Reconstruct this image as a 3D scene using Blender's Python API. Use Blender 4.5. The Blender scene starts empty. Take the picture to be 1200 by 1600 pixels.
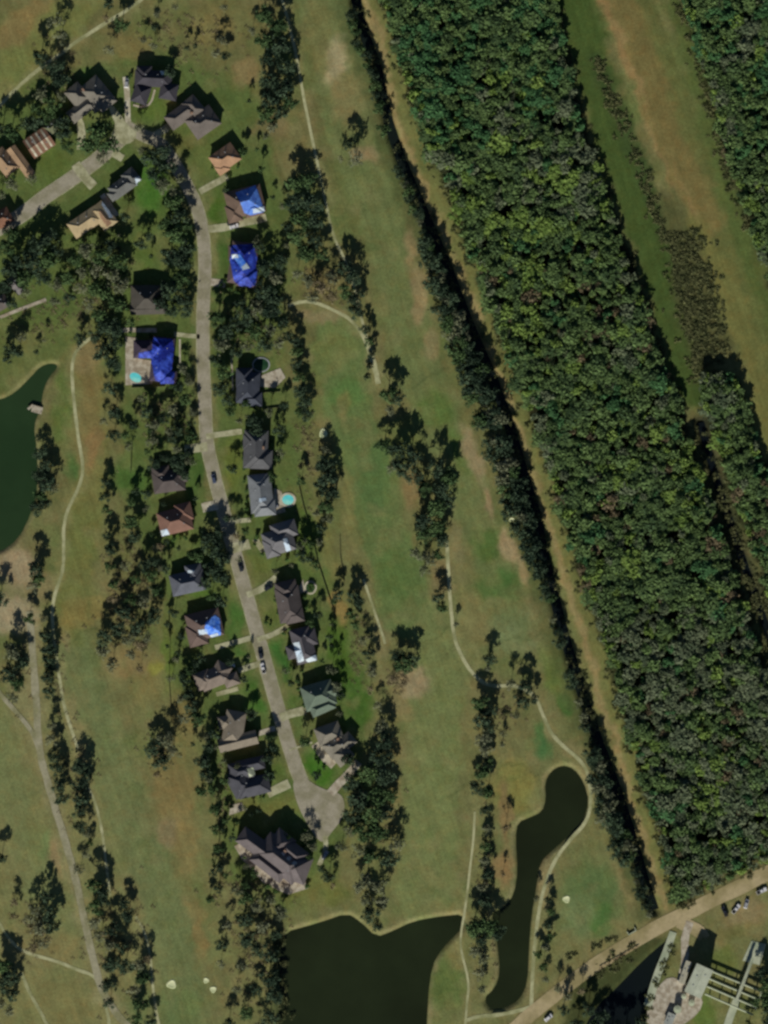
import bpy, bmesh, math, random
import numpy as np
from mathutils import Vector, Matrix
R = math.radians
S = 0.33                                   # metres per photo pixel on the ground
def W(px, py): return ((px - 600) * S, (800 - py) * S)
sc = bpy.context.scene
col = sc.collection
# ------------------------------------------------------------------ camera
CAM_Z = 2400.0
cd = bpy.data.cameras.new('camera'); cam = bpy.data.objects.new('camera', cd); col.objects.link(cam)
cam.location = (0, 0, CAM_Z); cam.rotation_euler = (0, 0, 0)
cd.sensor_width = 36; cd.sensor_fit = 'AUTO'; cd.lens = 36 * CAM_Z / (1600 * S)
cd.clip_start = 10; cd.clip_end = 30000
sc.camera = cam
# ------------------------------------------------------------------ light
SUN_EL, SH = 28.0, (0.16, 0.98)            # shadows fall towards +y and a little +x
w = bpy.data.worlds.new('World'); sc.world = w; w.use_nodes = True
nt = w.node_tree; bg = nt.nodes['Background']
sky = nt.nodes.new('ShaderNodeTexSky'); sky.sky_type = 'NISHITA'; sky.sun_disc = False
sky.sun_elevation = R(SUN_EL); sky.sun_rotation = math.atan2(-SH[0], -SH[1]); sky.air_density = .7; sky.dust_density = .2; sky.ozone_density = 2.5
nt.links.new(sky.outputs[0], bg.inputs[0]); bg.inputs[1].default_value = 0.05
ld = bpy.data.lights.new('sun', 'SUN'); ld.energy = 4.9; ld.angle = R(0.5); ld.color = (1, 0.95, 0.86)
sun = bpy.data.objects.new('sun', ld); col.objects.link(sun)
l = math.hypot(*SH)
d = Vector((SH[0] / l * math.cos(R(SUN_EL)), SH[1] / l * math.cos(R(SUN_EL)), -math.sin(R(SUN_EL))))
sun.rotation_euler = d.to_track_quat('-Z', 'Y').to_euler(); sun.location = (0, 0, 300)
sc.view_settings.view_transform = 'Standard'; sc.view_settings.look = 'None'
sc.view_settings.exposure = 0; sc.view_settings.gamma = 1; sc.view_settings.use_curve_mapping = False
sc.cycles.pixel_filter_type = 'BLACKMAN_HARRIS'; sc.cycles.filter_width = 2.7
rng = random.Random(7); nr = np.random.RandomState(7)
K = (0.86, 0.80, 0.76)                                   # light reaching a flat surface; turns a seen colour into a base colour
def lin(c):
    c = c / 255.0
    return c / 12.92 if c <= 0.04045 else ((c + 0.055) / 1.055) ** 2.4
def A(r, g, b, k=K): return (min(lin(r) / k[0], .9), min(lin(g) / k[1], .9), min(lin(b) / k[2], .9))
# ------------------------------------------------------------------ object helpers
def link(o, parent=None):
    col.objects.link(o)
    if parent: o.parent = parent
    return o
def tag(o, label=None, cat=None, group=None, kind=None):
    if label: o['label'] = label
    if cat: o['category'] = cat
    if group: o['group'] = group
    if kind: o['kind'] = kind
    return o
def empty(name, loc, label, cat, group=None, rz=0):
    o = bpy.data.objects.new(name, None); o.empty_display_size = 1
    o.location = loc; o.rotation_euler = (0, 0, rz); link(o)
    return tag(o, label, cat, group)
def mesh(name, verts, faces, mat=None, parent=None, smooth=False, loc=None):
    me = bpy.data.meshes.new(name); me.from_pydata([tuple(v) for v in verts], [], faces); me.update()
    if mat: me.materials.append(mat)
    if smooth: me.polygons.foreach_set('use_smooth', [True] * len(me.polygons))
    o = bpy.data.objects.new(name, me); link(o, parent)
    if loc: o.location = loc
    return o
class MB:
    def __init__(s): s.v = []; s.f = []
    def add(s, vs, fs):
        n = len(s.v); s.v += [tuple(v) for v in vs]; s.f += [tuple(i + n for i in f) for f in fs]; return s
    def box(s, c, size, rz=0, taper=1.0):
        cx, cy, cz = c; a, b, h = size[0] / 2, size[1] / 2, size[2] / 2
        vs = []
        for z, t in ((-h, 1), (h, taper)):
            for x, y in ((-a, -b), (a, -b), (a, b), (-a, b)):
                x *= t; y *= t
                vs.append((cx + x * math.cos(rz) - y * math.sin(rz), cy + x * math.sin(rz) + y * math.cos(rz), cz + z))
        return s.add(vs, [(0, 3, 2, 1), (4, 5, 6, 7), (0, 1, 5, 4), (1, 2, 6, 5), (2, 3, 7, 6), (3, 0, 4, 7)])
    def tube(s, p0, p1, r0, r1, n=8):
        p0 = Vector(p0); p1 = Vector(p1); d = (p1 - p0)
        if d.length < 1e-6: return s
        q = d.to_track_quat('Z', 'Y'); vs = []
        for p, r in ((p0, r0), (p1, r1)):
            for k in range(n):
                a = 2 * math.pi * k / n
                vs.append(p + q @ Vector((r * math.cos(a), r * math.sin(a), 0)))
        return s.add(vs, [(k, (k + 1) % n, n + (k + 1) % n, n + k) for k in range(n)] + [tuple(range(n - 1, -1, -1)), tuple(range(n, 2 * n))])
    def build(s, name, mat, parent=None, smooth=False): return mesh(name, s.v, s.f, mat, parent, smooth)
# ------------------------------------------------------------------ materials
def mat_new(name):
    m = bpy.data.materials.new(name); m.use_nodes = True
    t = m.node_tree; return m, t, t.nodes['Principled BSDF'], t.nodes, t.links
def noisy(name, c, amp=0.25, scale=0.8, c2=None, rough=0.9, coord='Object', bump=0.0, scale2=None, spec=0.2):
    """base colour c varied in brightness by two noises and, where c2 is given, blotched with c2"""
    m, t, p, N, L = mat_new(name)
    tc = N.new('ShaderNodeTexCoord')
    n1 = N.new('ShaderNodeTexNoise'); n1.inputs['Scale'].default_value = scale; n1.inputs['Detail'].default_value = 5; n1.inputs['Roughness'].default_value = .65
    n2 = N.new('ShaderNodeTexNoise'); n2.inputs['Scale'].default_value = scale2 or scale * .17; n2.inputs['Detail'].default_value = 3
    mp = N.new('ShaderNodeMapping'); mp.inputs['Rotation'].default_value = (.7, .5, .6); L.new(tc.outputs[coord], mp.inputs[0]); L.new(mp.outputs[0], n1.inputs['Vector']); L.new(mp.outputs[0], n2.inputs['Vector'])
    mx = N.new('ShaderNodeMix'); mx.data_type = 'RGBA'
    mx.inputs['A'].default_value = (*c, 1); mx.inputs['B'].default_value = (*(c2 or tuple(v * .7 for v in c)), 1)
    cr = N.new('ShaderNodeMapRange'); cr.inputs['From Min'].default_value = .42; cr.inputs['From Max'].default_value = .62
    L.new(n2.outputs[0], cr.inputs[0]); L.new(cr.outputs[0], mx.inputs['Factor'])
    mr = N.new('ShaderNodeMapRange'); mr.inputs['From Min'].default_value = .3; mr.inputs['From Max'].default_value = .7
    mr.inputs['To Min'].default_value = 1 - amp; mr.inputs['To Max'].default_value = 1 + amp
    L.new(n1.outputs[0], mr.inputs[0])
    hs = N.new('ShaderNodeVectorMath'); hs.operation = 'SCALE'
    L.new(mx.outputs['Result'], hs.inputs[0]); L.new(mr.outputs[0], hs.inputs['Scale'])
    L.new(hs.outputs[0], p.inputs['Base Color'])
    p.inputs['Roughness'].default_value = rough; p.inputs['Specular IOR Level'].default_value = spec
    if bump:
        b = N.new('ShaderNodeBump'); b.inputs['Distance'].default_value = bump; b.inputs['Strength'].default_value = .6
        L.new(n1.outputs[0], b.inputs['Height']); L.new(b.outputs[0], p.inputs['Normal'])
    return m
def leafmat(name, c, c2, amp=.45):
    f_ = {'woodland_leaves': 1.0, 'yellow_green_leaves': .86, 'grey_green_leaves': 1.05, 'bright_green_leaves': .86, 'brown_bare_twigs': .85, 'dark_evergreen_leaves': .74, 'oak_leaves': .84}.get(name, 1)
    c = tuple(v * f_ for v in c); c2 = tuple(v * f_ for v in c2)
    """foliage: tone from a per-clump attribute and a per-object random"""
    amp = .28 if 'wood' in name or 'green_leaves' in name else amp
    m, t, p, N, L = mat_new(name)
    at = N.new('ShaderNodeAttribute'); at.attribute_name = 'var'
    oi = N.new('ShaderNodeObjectInfo')
    ad = N.new('ShaderNodeMath'); ad.operation = 'ADD'; L.new(at.outputs['Fac'], ad.inputs[0])
    ml = N.new('ShaderNodeMath'); ml.operation = 'MULTIPLY'; ml.inputs[1].default_value = .6
    sb = N.new('ShaderNodeMath'); sb.operation = 'SUBTRACT'; sb.inputs[1].default_value = .5
    L.new(oi.outputs['Random'], sb.inputs[0]); L.new(sb.outputs[0], ml.inputs[0]); L.new(ml.outputs[0], ad.inputs[1])
    mx = N.new('ShaderNodeMix'); mx.data_type = 'RGBA'; mx.inputs['A'].default_value = (*c, 1); mx.inputs['B'].default_value = (*c2, 1)
    L.new(ad.outputs[0], mx.inputs['Factor'])
    tc = N.new('ShaderNodeTexCoord'); n = N.new('ShaderNodeTexNoise'); n.inputs['Scale'].default_value = 1.1; n.inputs['Detail'].default_value = 3
    L.new(tc.outputs['Object'], n.inputs['Vector'])
    mr = N.new('ShaderNodeMapRange'); mr.inputs['From Min'].default_value = .3; mr.inputs['From Max'].default_value = .7
    mr.inputs['To Min'].default_value = 1 - amp; mr.inputs['To Max'].default_value = 1 + amp
    L.new(n.outputs[0], mr.inputs[0])
    vs = N.new('ShaderNodeVectorMath'); vs.operation = 'SCALE'; L.new(mx.outputs['Result'], vs.inputs[0]); L.new(mr.outputs[0], vs.inputs['Scale'])
    L.new(vs.outputs[0], p.inputs['Base Color']); p.inputs['Roughness'].default_value = .75; p.inputs['Specular IOR Level'].default_value = .15
    return m
M = {}
M['asphalt'] = noisy('road_surface', A(144, 134, 114), .16, .9, A(126, 118, 94), bump=.02)
M['path'] = noisy('cart_path_concrete', A(160, 155, 116), .16, .6, A(128, 126, 86), scale2=.12)
M['gravel'] = noisy('gravel_track', A(142, 134, 108), .16, .7, A(120, 115, 82), scale2=.1)
M['levee'] = noisy('levee_dirt', A(158, 140, 104), .14, .5, A(132, 118, 80), scale2=.08)
M['drive'] = noisy('driveway_concrete', A(160, 154, 122), .16, .7, A(130, 125, 92), scale2=.25)
M['drive_pale'] = noisy('pale_concrete', A(180, 170, 148), .14, .7, A(152, 140, 116), scale2=.25)
M['patio'] = noisy('patio_paving', A(166, 154, 134), .2, .9, A(138, 124, 104), scale2=.4)
M['slab'] = noisy('weathered_slab', A(160, 160, 134), .12, .6, A(138, 142, 116), scale2=.15)
M['wall'] = noisy('brick_wall', A(140, 110, 90), .15, 2.0)
M['stucco'] = noisy('stucco_wall', A(175, 165, 145), .1, 1.5)
M['white'] = noisy('white_paint', (.72, .72, .7), .06, 1.0, (.62, .63, .62))
M['trim'] = noisy('trim', (.6, .58, .54), .08, 2)
M['glass'] = noisy('window_glass', (.03, .04, .05), .1, 1, rough=.1, spec=.5)
M['metal'] = noisy('grey_metal', (.32, .34, .35), .12, 1.2, rough=.5, spec=.4)
M['rust'] = noisy('rusty_metal', (.25, .15, .09), .2, 1.2, rough=.7)
M['rubber'] = noisy('tyre_rubber', (.02, .02, .02), .1, 2)
M['wood'] = noisy('fence_wood', (.15, .13, .10), .2, .8)
M['bark'] = noisy('bark', (.12, .095, .07), .25, 1.5)
M['deadbark'] = noisy('bare_bark', (.2, .17, .13), .25, 1.5)
M['sand'] = noisy('bunker_sand', A(196, 194, 150), .08, .8, A(178, 180, 134))
M['water_green'] = noisy('pond_water_green', A(33, 50, 26), .12, .05, A(40, 56, 31), rough=.18, spec=.4, bump=.05)
M['water_dark'] = noisy('pond_water_dark', A(28, 32, 17), .12, .05, A(34, 40, 22), rough=.12, spec=.25)
M['water_ditch'] = noisy('ditch_water', A(14, 18, 20), .1, .05, A(20, 26, 22), rough=.2, spec=.2)
M['pool'] = noisy('pool_water', A(90, 190, 190), .1, .6, A(140, 205, 190), rough=.15, spec=.4)
M['pool_green'] = noisy('green_pool_water', A(30, 55, 35), .2, .8, A(45, 70, 45), rough=.2)
M['tarp_deep'] = noisy('deep_blue_tarp', A(22, 34, 112), .45, .8, A(52, 74, 165), rough=.6, bump=.3, scale2=.28)
M['tarp_light'] = noisy('light_blue_tarp', A(84, 122, 190), .14, .7, A(66, 96, 165), rough=.6, bump=.15, scale2=.3)
M['tarp_bright'] = noisy('bright_blue_tarp', A(50, 100, 190), .2, .7, A(100, 140, 205), rough=.6, bump=.2, scale2=.5)
M['tarp_white'] = noisy('white_sheet', A(185, 190, 190), .12, .9, A(160, 170, 180), rough=.6)
M['oak'] = leafmat('oak_leaves', A(50, 70, 40), A(86, 106, 62))
M['dark'] = leafmat('dark_evergreen_leaves', A(42, 58, 42), A(76, 92, 66))
M['thin'] = leafmat('thin_grey_leaves', A(74, 78, 56), A(112, 112, 84))
M['brown'] = leafmat('brown_leaves', A(88, 78, 54), A(122, 108, 80))
M['shrub'] = leafmat('shrub_leaves', A(38, 58, 28), A(72, 94, 44))
M['scrub'] = leafmat('scrub_leaves', A(70, 74, 44), A(98, 96, 60))
M['wood_a'] = leafmat('woodland_leaves', A(50, 66, 38), A(90, 108, 60))
M['wood_b'] = leafmat('yellow_green_leaves', A(86, 106, 46), A(116, 134, 64))
M['wood_c'] = leafmat('grey_green_leaves', A(60, 70, 48), A(98, 104, 76))
M['wood_d'] = leafmat('bright_green_leaves', A(46, 76, 44), A(72, 106, 62))
M['wood_e'] = leafmat('brown_bare_twigs', A(78, 70, 50), A(108, 94, 68))
# ------------------------------------------------------------------ field maths in photo pixels
def sdf_poly(X, Y, pts):
    """signed distance, negative inside"""
    d2 = np.full(X.shape, 1e18); ins = np.zeros(X.shape, bool); n = len(pts)
    for i in range(n):
        x0, y0 = pts[i]; x1, y1 = pts[(i + 1) % n]
        ex, ey = x1 - x0, y1 - y0; t = np.clip(((X - x0) * ex + (Y - y0) * ey) / (ex * ex + ey * ey + 1e-9), 0, 1)
        d2 = np.minimum(d2, (X - x0 - t * ex) ** 2 + (Y - y0 - t * ey) ** 2)
        c = ((y0 > Y) != (y1 > Y)) & (X < (x1 - x0) * (Y - y0) / ((y1 - y0) if y1 != y0 else 1e-9) + x0)
        ins ^= c
    d = np.sqrt(d2); return np.where(ins, -d, d)
def dist_line(X, Y, pts):
    d2 = np.full(X.shape, 1e18)
    for (x0, y0), (x1, y1) in zip(pts[:-1], pts[1:]):
        ex, ey = x1 - x0, y1 - y0; t = np.clip(((X - x0) * ex + (Y - y0) * ey) / (ex * ex + ey * ey + 1e-9), 0, 1)
        d2 = np.minimum(d2, (X - x0 - t * ex) ** 2 + (Y - y0 - t * ey) ** 2)
    return np.sqrt(d2)
def inside(x, y, pts): return sdf_poly(np.array([float(x)]), np.array([float(y)]), pts)[0] < 0
def smooth_closed(pts, it=2):
    for _ in range(it):
        q = []
        for i in range(len(pts)):
            a = pts[i]; b = pts[(i + 1) % len(pts)]
            q += [(a[0] * .75 + b[0] * .25, a[1] * .75 + b[1] * .25), (a[0] * .25 + b[0] * .75, a[1] * .25 + b[1] * .75)]
        pts = q
    return pts
def smooth_open(pts, it=2):
    for _ in range(it):
        q = [pts[0]]
        for a, b in zip(pts[:-1], pts[1:]):
            q += [(a[0] * .75 + b[0] * .25, a[1] * .75 + b[1] * .25), (a[0] * .25 + b[0] * .75, a[1] * .25 + b[1] * .75)]
        q.append(pts[-1]); pts = q
    return pts
def vnoise(X, Y, s, seed):
    r = np.random.RandomState(seed).rand(128, 128)
    x = X / s + 1000; y = Y / s + 1000; xi = np.floor(x).astype(int); yi = np.floor(y).astype(int)
    fx = x - xi; fy = y - yi; fx = fx * fx * (3 - 2 * fx); fy = fy * fy * (3 - 2 * fy)
    g = lambda a, b: r[a % 128, b % 128]
    return (g(xi, yi) * (1 - fx) + g(xi + 1, yi) * fx) * (1 - fy) + (g(xi, yi + 1) * (1 - fx) + g(xi + 1, yi + 1) * fx) * fy
def sm(d, soft): return 1 / (1 + np.exp(np.clip(d / soft * 2.2, -30, 30)))
# ------------------------------------------------------------------ water outlines (photo pixels)
POND_W = smooth_closed([(-80, 640), (0, 624), (22, 614), (48, 588), (62, 572), (80, 566), (93, 571), (78, 588), (69, 606), (63, 640), (53, 665), (58, 700), (60, 760), (50, 800), (30, 842), (0, 864), (-80, 880)], 1)
POND_S = smooth_closed([(438, 1458), (500, 1441), (542, 1426), (564, 1440), (588, 1464), (612, 1455), (645, 1439), (690, 1431), (724, 1428), (728, 1445), (712, 1462), (692, 1482), (676, 1508), (669, 1560), (664, 1700), (430, 1700), (437, 1500)], 1)
POND_E = smooth_closed([(850, 1222), (860, 1204), (878, 1194), (898, 1200), (914, 1222), (922, 1252), (914, 1280), (896, 1302), (866, 1328), (845, 1348), (840, 1385), (832, 1430), (828, 1480), (826, 1535), (814, 1562), (792, 1576), (766, 1580), (754, 1560), (772, 1544), (780, 1520), (776, 1475), (770, 1440), (768, 1424), (786, 1418), (802, 1398), (808, 1360), (804, 1310), (808, 1284), (828, 1276), (846, 1268), (852, 1248)], 1)
CANAL_S = smooth_closed([(900, 1640), (925, 1580), (962, 1545), (1005, 1500), (1040, 1470), (1050, 1466), (1040, 1500), (1024, 1540), (1008, 1570), (1005, 1640)], 1)
DITCH = [(548, -60), (560, 20), (572, 60), (590, 110), (598, 150), (607, 190), (625, 245), (648, 300), (672, 355), (700, 420), (730, 500), (765, 580), (792, 650), (815, 730), (838, 805), (850, 870), (868, 940), (888, 1015), (910, 1085), (935, 1160), (962, 1230), (985, 1300), (1005, 1370), (1022, 1422)]
CANAL_E = [(1095, 660), (1118, 745), (1142, 820), (1166, 890), (1192, 965), (1230, 1060)]
MAINROAD = [(196, 196), (222, 212), (248, 220), (268, 246), (290, 285), (308, 322), (318, 365), (321, 420), (317, 480), (317, 560), (320, 620), (322, 690), (336, 750), (355, 820), (374, 890), (395, 965), (414, 1035), (438, 1120), (462, 1200), (482, 1245)]
WESTROAD = [(196, 210), (176, 228), (152, 250), (128, 268), (100, 288), (72, 306), (48, 326), (22, 344), (-12, 362)]
LEVEE_S = [(790, 1620), (840, 1575), (900, 1528), (960, 1488), (1030, 1447), (1090, 1418), (1150, 1388), (1240, 1345)]
TRACK_N = [(548, -60), (570, -10), (595, 60), (612, 140), (628, 200), (650, 260), (676, 320), (705, 385), (728, 450), (752, 510), (782, 590), (806, 650), (828, 720), (848, 790), (868, 860), (895, 930), (920, 1010), (945, 1095), (968, 1180), (992, 1260), (1018, 1345), (1042, 1425)]
TRACK_E = [(925, -60), (945, 0), (975, 80), (1005, 160), (1030, 230), (1060, 290), (1088, 345)]
LEVEE_E = [(940, -60), (985, 10), (1035, 130), (1085, 250), (1125, 350), (1160, 450), (1195, 560), (1235, 700)]
SWALE = [(880, -60), (905, 30), (945, 170), (985, 290), (1025, 400), (1055, 500), (1085, 600)]
WOOD_A = [(585, -30), (868, -30), (885, 70), (908, 180), (945, 290), (978, 380), (1005, 460), (1035, 560), (1072, 650), (1098, 735), (1124, 810), (1146, 880), (1172, 955), (1195, 1030), (1225, 1090), (1225, 1330), (1150, 1372), (1095, 1398), (1058, 1418), (1044, 1375), (1022, 1300), (1000, 1230), (982, 1160), (960, 1080), (940, 1005), (912, 930), (886, 850), (866, 780), (845, 705), (818, 630), (790, 560), (765, 490), (738, 420), (715, 370), (700, 300), (672, 240), (645, 175), (622, 105), (608, 50)]
WOOD_B = [(1052, -30), (1230, -30), (1230, 520), (1200, 440), (1170, 360), (1140, 280), (1118, 200), (1100, 130), (1078, 50)]
WOOD_C = [(1085, 590), (1120, 575), (1150, 585), (1172, 640), (1190, 720), (1225, 760), (1230, 1010), (1200, 940), (1176, 870), (1150, 800), (1128, 730), (1105, 660)]
CP = [([(-20, 182), (0, 164), (30, 134), (60, 108), (90, 88), (120, 64), (165, 36), (205, 12), (232, -10)], 5.5), ([(438, -10), (447, 20), (457, 60), (466, 100), (474, 150), (485, 205), (497, 260), (508, 312), (520, 368), (536, 400), (552, 440), (565, 500), (578, 545), (590, 590)], 4.2),
      ([(450, 478), (470, 471), (492, 472), (520, 484), (548, 498), (568, 525), (580, 560), (588, 590)], 5), ([(578, 548), (586, 575), (591, 600)], 8), ([(142, 528), (126, 540), (114, 556), (112, 590), (117, 640), (123, 690), (131, 730), (125, 760), (108, 790), (99, 820), (100, 860), (98, 895), (86, 925), (81, 955), (84, 1000), (92, 1050), (98, 1095), (108, 1130), (122, 1170)], 5),
      ([(138, 1230), (150, 1255), (160, 1300), (166, 1350), (172, 1400)], 4), ([(212, 1432), (228, 1460), (236, 1500), (240, 1560), (250, 1610)], 4), ([(-10, 1430), (8, 1458), (25, 1480), (50, 1492), (90, 1502), (120, 1515), (148, 1524), (156, 1545), (168, 1580), (172, 1610)], 5), ([(34, 1520), (44, 1548), (60, 1575), (78, 1610)], 5),
      ([(698, 845), (701, 900), (705, 960), (711, 1005), (730, 1042), (752, 1066), (775, 1073), (800, 1070), (822, 1078), (838, 1090), (846, 1112), (860, 1145), (882, 1168), (908, 1188), (922, 1215), (924, 1260), (914, 1288), (890, 1312), (866, 1345), (852, 1380), (842, 1420), (836, 1470), (832, 1520), (830, 1575)], 5.5),
      ([(742, 1268), (740, 1310), (734, 1360), (727, 1420), (718, 1470), (724, 1500), (733, 1535), (730, 1565), (726, 1610)], 3.6), ([(845, 1568), (815, 1578), (780, 1586), (745, 1588), (728, 1595)], 6), ([(568, 905), (580, 940), (592, 975), (602, 1006)], 4)]
PATHS = CP
# ------------------------------------------------------------------ the ground: one sheet, carved for water, coloured by patches
def axis(lo, hi, step, far):
    a = list(np.arange(lo, hi + step, step)); s = step; x = a[-1]; y = a[0]; up = []; dn = []
    while x < far: s *= 1.6; x += s; up.append(x)
    s = step
    while y > -far: s *= 1.6; y -= s; dn.append(y)
    return np.array(dn[::-1] + a + up)
ax = axis(-222, 222, 1.0, 9000); ay = axis(-290, 290, 1.0, 9000)
GX, GY = np.meshgrid(ax, ay)
PX = np.clip(GX / S + 600, -3000, 4200); PY = np.clip(800 - GY / S, -3000, 4600)
nx_, ny_ = len(ax), len(ay)
C = np.zeros(PX.shape + (3,)); C[:] = A(98, 97, 58)
jx = (vnoise(PX, PY, 9, 1) - .5) * 9 + (vnoise(PX, PY, 26, 2) - .5) * 14
jy = (vnoise(PX, PY, 9, 3) - .5) * 9 + (vnoise(PX, PY, 26, 4) - .5) * 14
QX, QY = PX + jx, PY + jy
def lay(mask, c):
    global C
    c = np.array(A(*c)); C = C * (1 - mask[..., None]) + c * mask[..., None]
def poly(pts, c, s=1., soft=6): lay(s * sm(sdf_poly(QX, QY, pts), soft), c)
def line(pts, wd, c, s=1., soft=4, jit=True):
    lay(s * sm(dist_line(QX if jit else PX, QY if jit else PY, pts) - wd / 2, soft), c)
def blob(x, y, rx, ry, c, s=.8, rot=0, soft=.28):
    c = tuple(v * 1.04 for v in c); s = min(s * 1.12, .95)
    a = R(rot); u = (QX - x) * math.cos(a) + (QY - y) * math.sin(a); v = -(QX - x) * math.sin(a) + (QY - y) * math.cos(a)
    lay(s * sm(np.sqrt((u / rx) ** 2 + (v / ry) ** 2) - 1, soft), c)
lay(.7 * np.clip(vnoise(PX, PY, 60, 11) * 1.6 - .5, 0, 1), (108, 100, 62))
lay(.6 * np.clip(vnoise(PX, PY, 45, 12) * 1.8 - .7, 0, 1), (86, 102, 52)); lay(.5 * np.clip((PY - 600) / 700, 0, 1), (112, 112, 70)); lay(.5 * np.clip(vnoise(PX, PY, 18, 13) * 2 - 1.1, 0, 1), (118, 108, 72))
# residential lawns
poly([(100, 110), (280, 80), (400, 150), (445, 300), (445, 420), (450, 600), (480, 760), (520, 900), (560, 1020), (570, 1180), (540, 1300), (520, 1400), (440, 1420), (360, 1380), (330, 1150), (270, 1080), (250, 900), (190, 800), (190, 620), (140, 520), (0, 500), (-60, 480), (-60, 180)], (80, 94, 48), .9, 7)
for b in [(235, 290, 26, 42, (62, 96, 36)), (228, 390, 20, 34, (76, 92, 42)), (338, 325, 12, 24, (66, 88, 34)), (345, 395, 10, 32, (60, 84, 36)),
          (295, 545, 8, 18, (76, 90, 46)), (300, 745, 16, 40, (62, 84, 38)), (365, 725, 18, 45, (88, 96, 44)), (378, 880, 10, 10, (84, 92, 46)), (395, 890, 22, 20, (88, 94, 46)),
          (370, 972, 13, 28, (60, 92, 38)), (425, 955, 20, 22, (84, 92, 46)), (432, 1040, 15, 38, (54, 90, 38)), (400, 1090, 24, 26, (60, 92, 36)), (385, 1022, 20, 12, (68, 92, 42)),
          (492, 1202, 26, 30, (56, 92, 28)), (448, 1080, 14, 24, (66, 86, 38)), (420, 1205, 22, 18, (76, 92, 40)), (530, 1030, 18, 80, (66, 88, 34)), (555, 1100, 24, 46, (60, 86, 34)),
          (310, 925, 35, 10, (70, 92, 38)), (205, 745, 30, 28, (68, 92, 42)), (85, 255, 26, 22, (78, 90, 42)), (242, 170, 26, 18, (78, 94, 42)), (290, 225, 22, 20, (86, 90, 46)), (160, 115, 30, 12, (74, 94, 46)),
          (320, 250, 20, 20, (88, 96, 50)), (480, 830, 14, 60, (76, 92, 42)), (440, 1260, 40, 14, (96, 98, 50)), (400, 1275, 40, 22, (96, 98, 50)), (500, 1395, 50, 22, (96, 98, 50)), (470, 640, 30, 30, (84, 92, 50)), (285, 845, 24, 16, (70, 90, 40)), (262, 1015, 10, 60, (84, 98, 44))]:
    blob(*b[:4], b[4], .9)
blob(330, 1190, 8, 70, (60, 78, 40), .7)
# scattered grass-weed zone left
poly([(-60, 470), (60, 480), (110, 500), (130, 540), (70, 570), (20, 610), (-60, 620)], (86, 98, 50), .7)
# fairways
line([(480, -60), (525, 60), (545, 200), (590, 320), (620, 430), (650, 560), (690, 680), (740, 790), (790, 900)], 76, (99, 106, 63), .9, 4)
line([(530, 520), (545, 640), (580, 760), (620, 880), (640, 960)], 80, (90, 105, 59), .85, 4)
line([(690, 980), (685, 1100), (670, 1250), (660, 1400)], 88, (106, 112, 67), .9, 5)
line([(110, 1020), (150, 1130), (200, 1260), (250, 1400), (290, 1560), (300, 1660)], 66, (99, 107, 66), .9, 6)
line([(-20, 1130), (30, 1260), (60, 1380), (110, 1440)], 60, (100, 110, 67), .8, 6)
line([(135, 560), (140, 700), (125, 850), (110, 980)], 54, (104, 106, 56), .7, 6)
line([(-60, 180), (20, 110), (90, 40), (150, -30)], 64, (106, 110, 60), .8, 5)
for b in [(540, 615, 26, 26, (80, 104, 54)), (520, 540, 30, 30, (98, 104, 58)), (675, 640, 34, 26, (80, 98, 48)), (720, 700, 16, 40, (74, 96, 44), .7, -20), (762, 850, 28, 28, (72, 92, 44)), (778, 915, 34, 26, (62, 90, 42)),
          (800, 990, 34, 36, (104, 112, 72)), (845, 1160, 13, 26, (66, 98, 54), .9, -15), (930, 1400, 44, 52, (80, 98, 56), .8), (905, 1430, 30, 30, (98, 108, 68)), (940, 1440, 18, 26, (66, 94, 46)), (100, 640, 16, 70, (84, 98, 48)), (110, 730, 14, 20, (66, 92, 46)),
          (800, 1230, 34, 40, (116, 110, 58), .8), (700, 1540, 24, 50, (84, 98, 50), .8), (715, 1490, 16, 20, (110, 105, 62)), (60, 1320, 20, 30, (82, 104, 58)), (585, 740, 24, 60, (78, 98, 54)), (620, 900, 26, 46, (78, 96, 50), .7, -20),
          (870, 1060, 20, 50, (84, 98, 46), .7, -20), (880, 1100, 12, 16, (62, 94, 42), .8), (1130, 1500, 22, 22, (88, 96, 48)), (1100, 1580, 22, 30, (82, 98, 44)), (1150, 1455, 40, 14, (104, 96, 56), .9, -25), (70, 1040, 10, 40, (100, 102, 60)), (250, 1580, 60, 30, (76, 96, 54)), (300, 1570, 20, 20, (96, 108, 62))]:
    blob(b[0], b[1], b[2], b[3], b[4], *(b[5:] or (.8,)))
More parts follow.
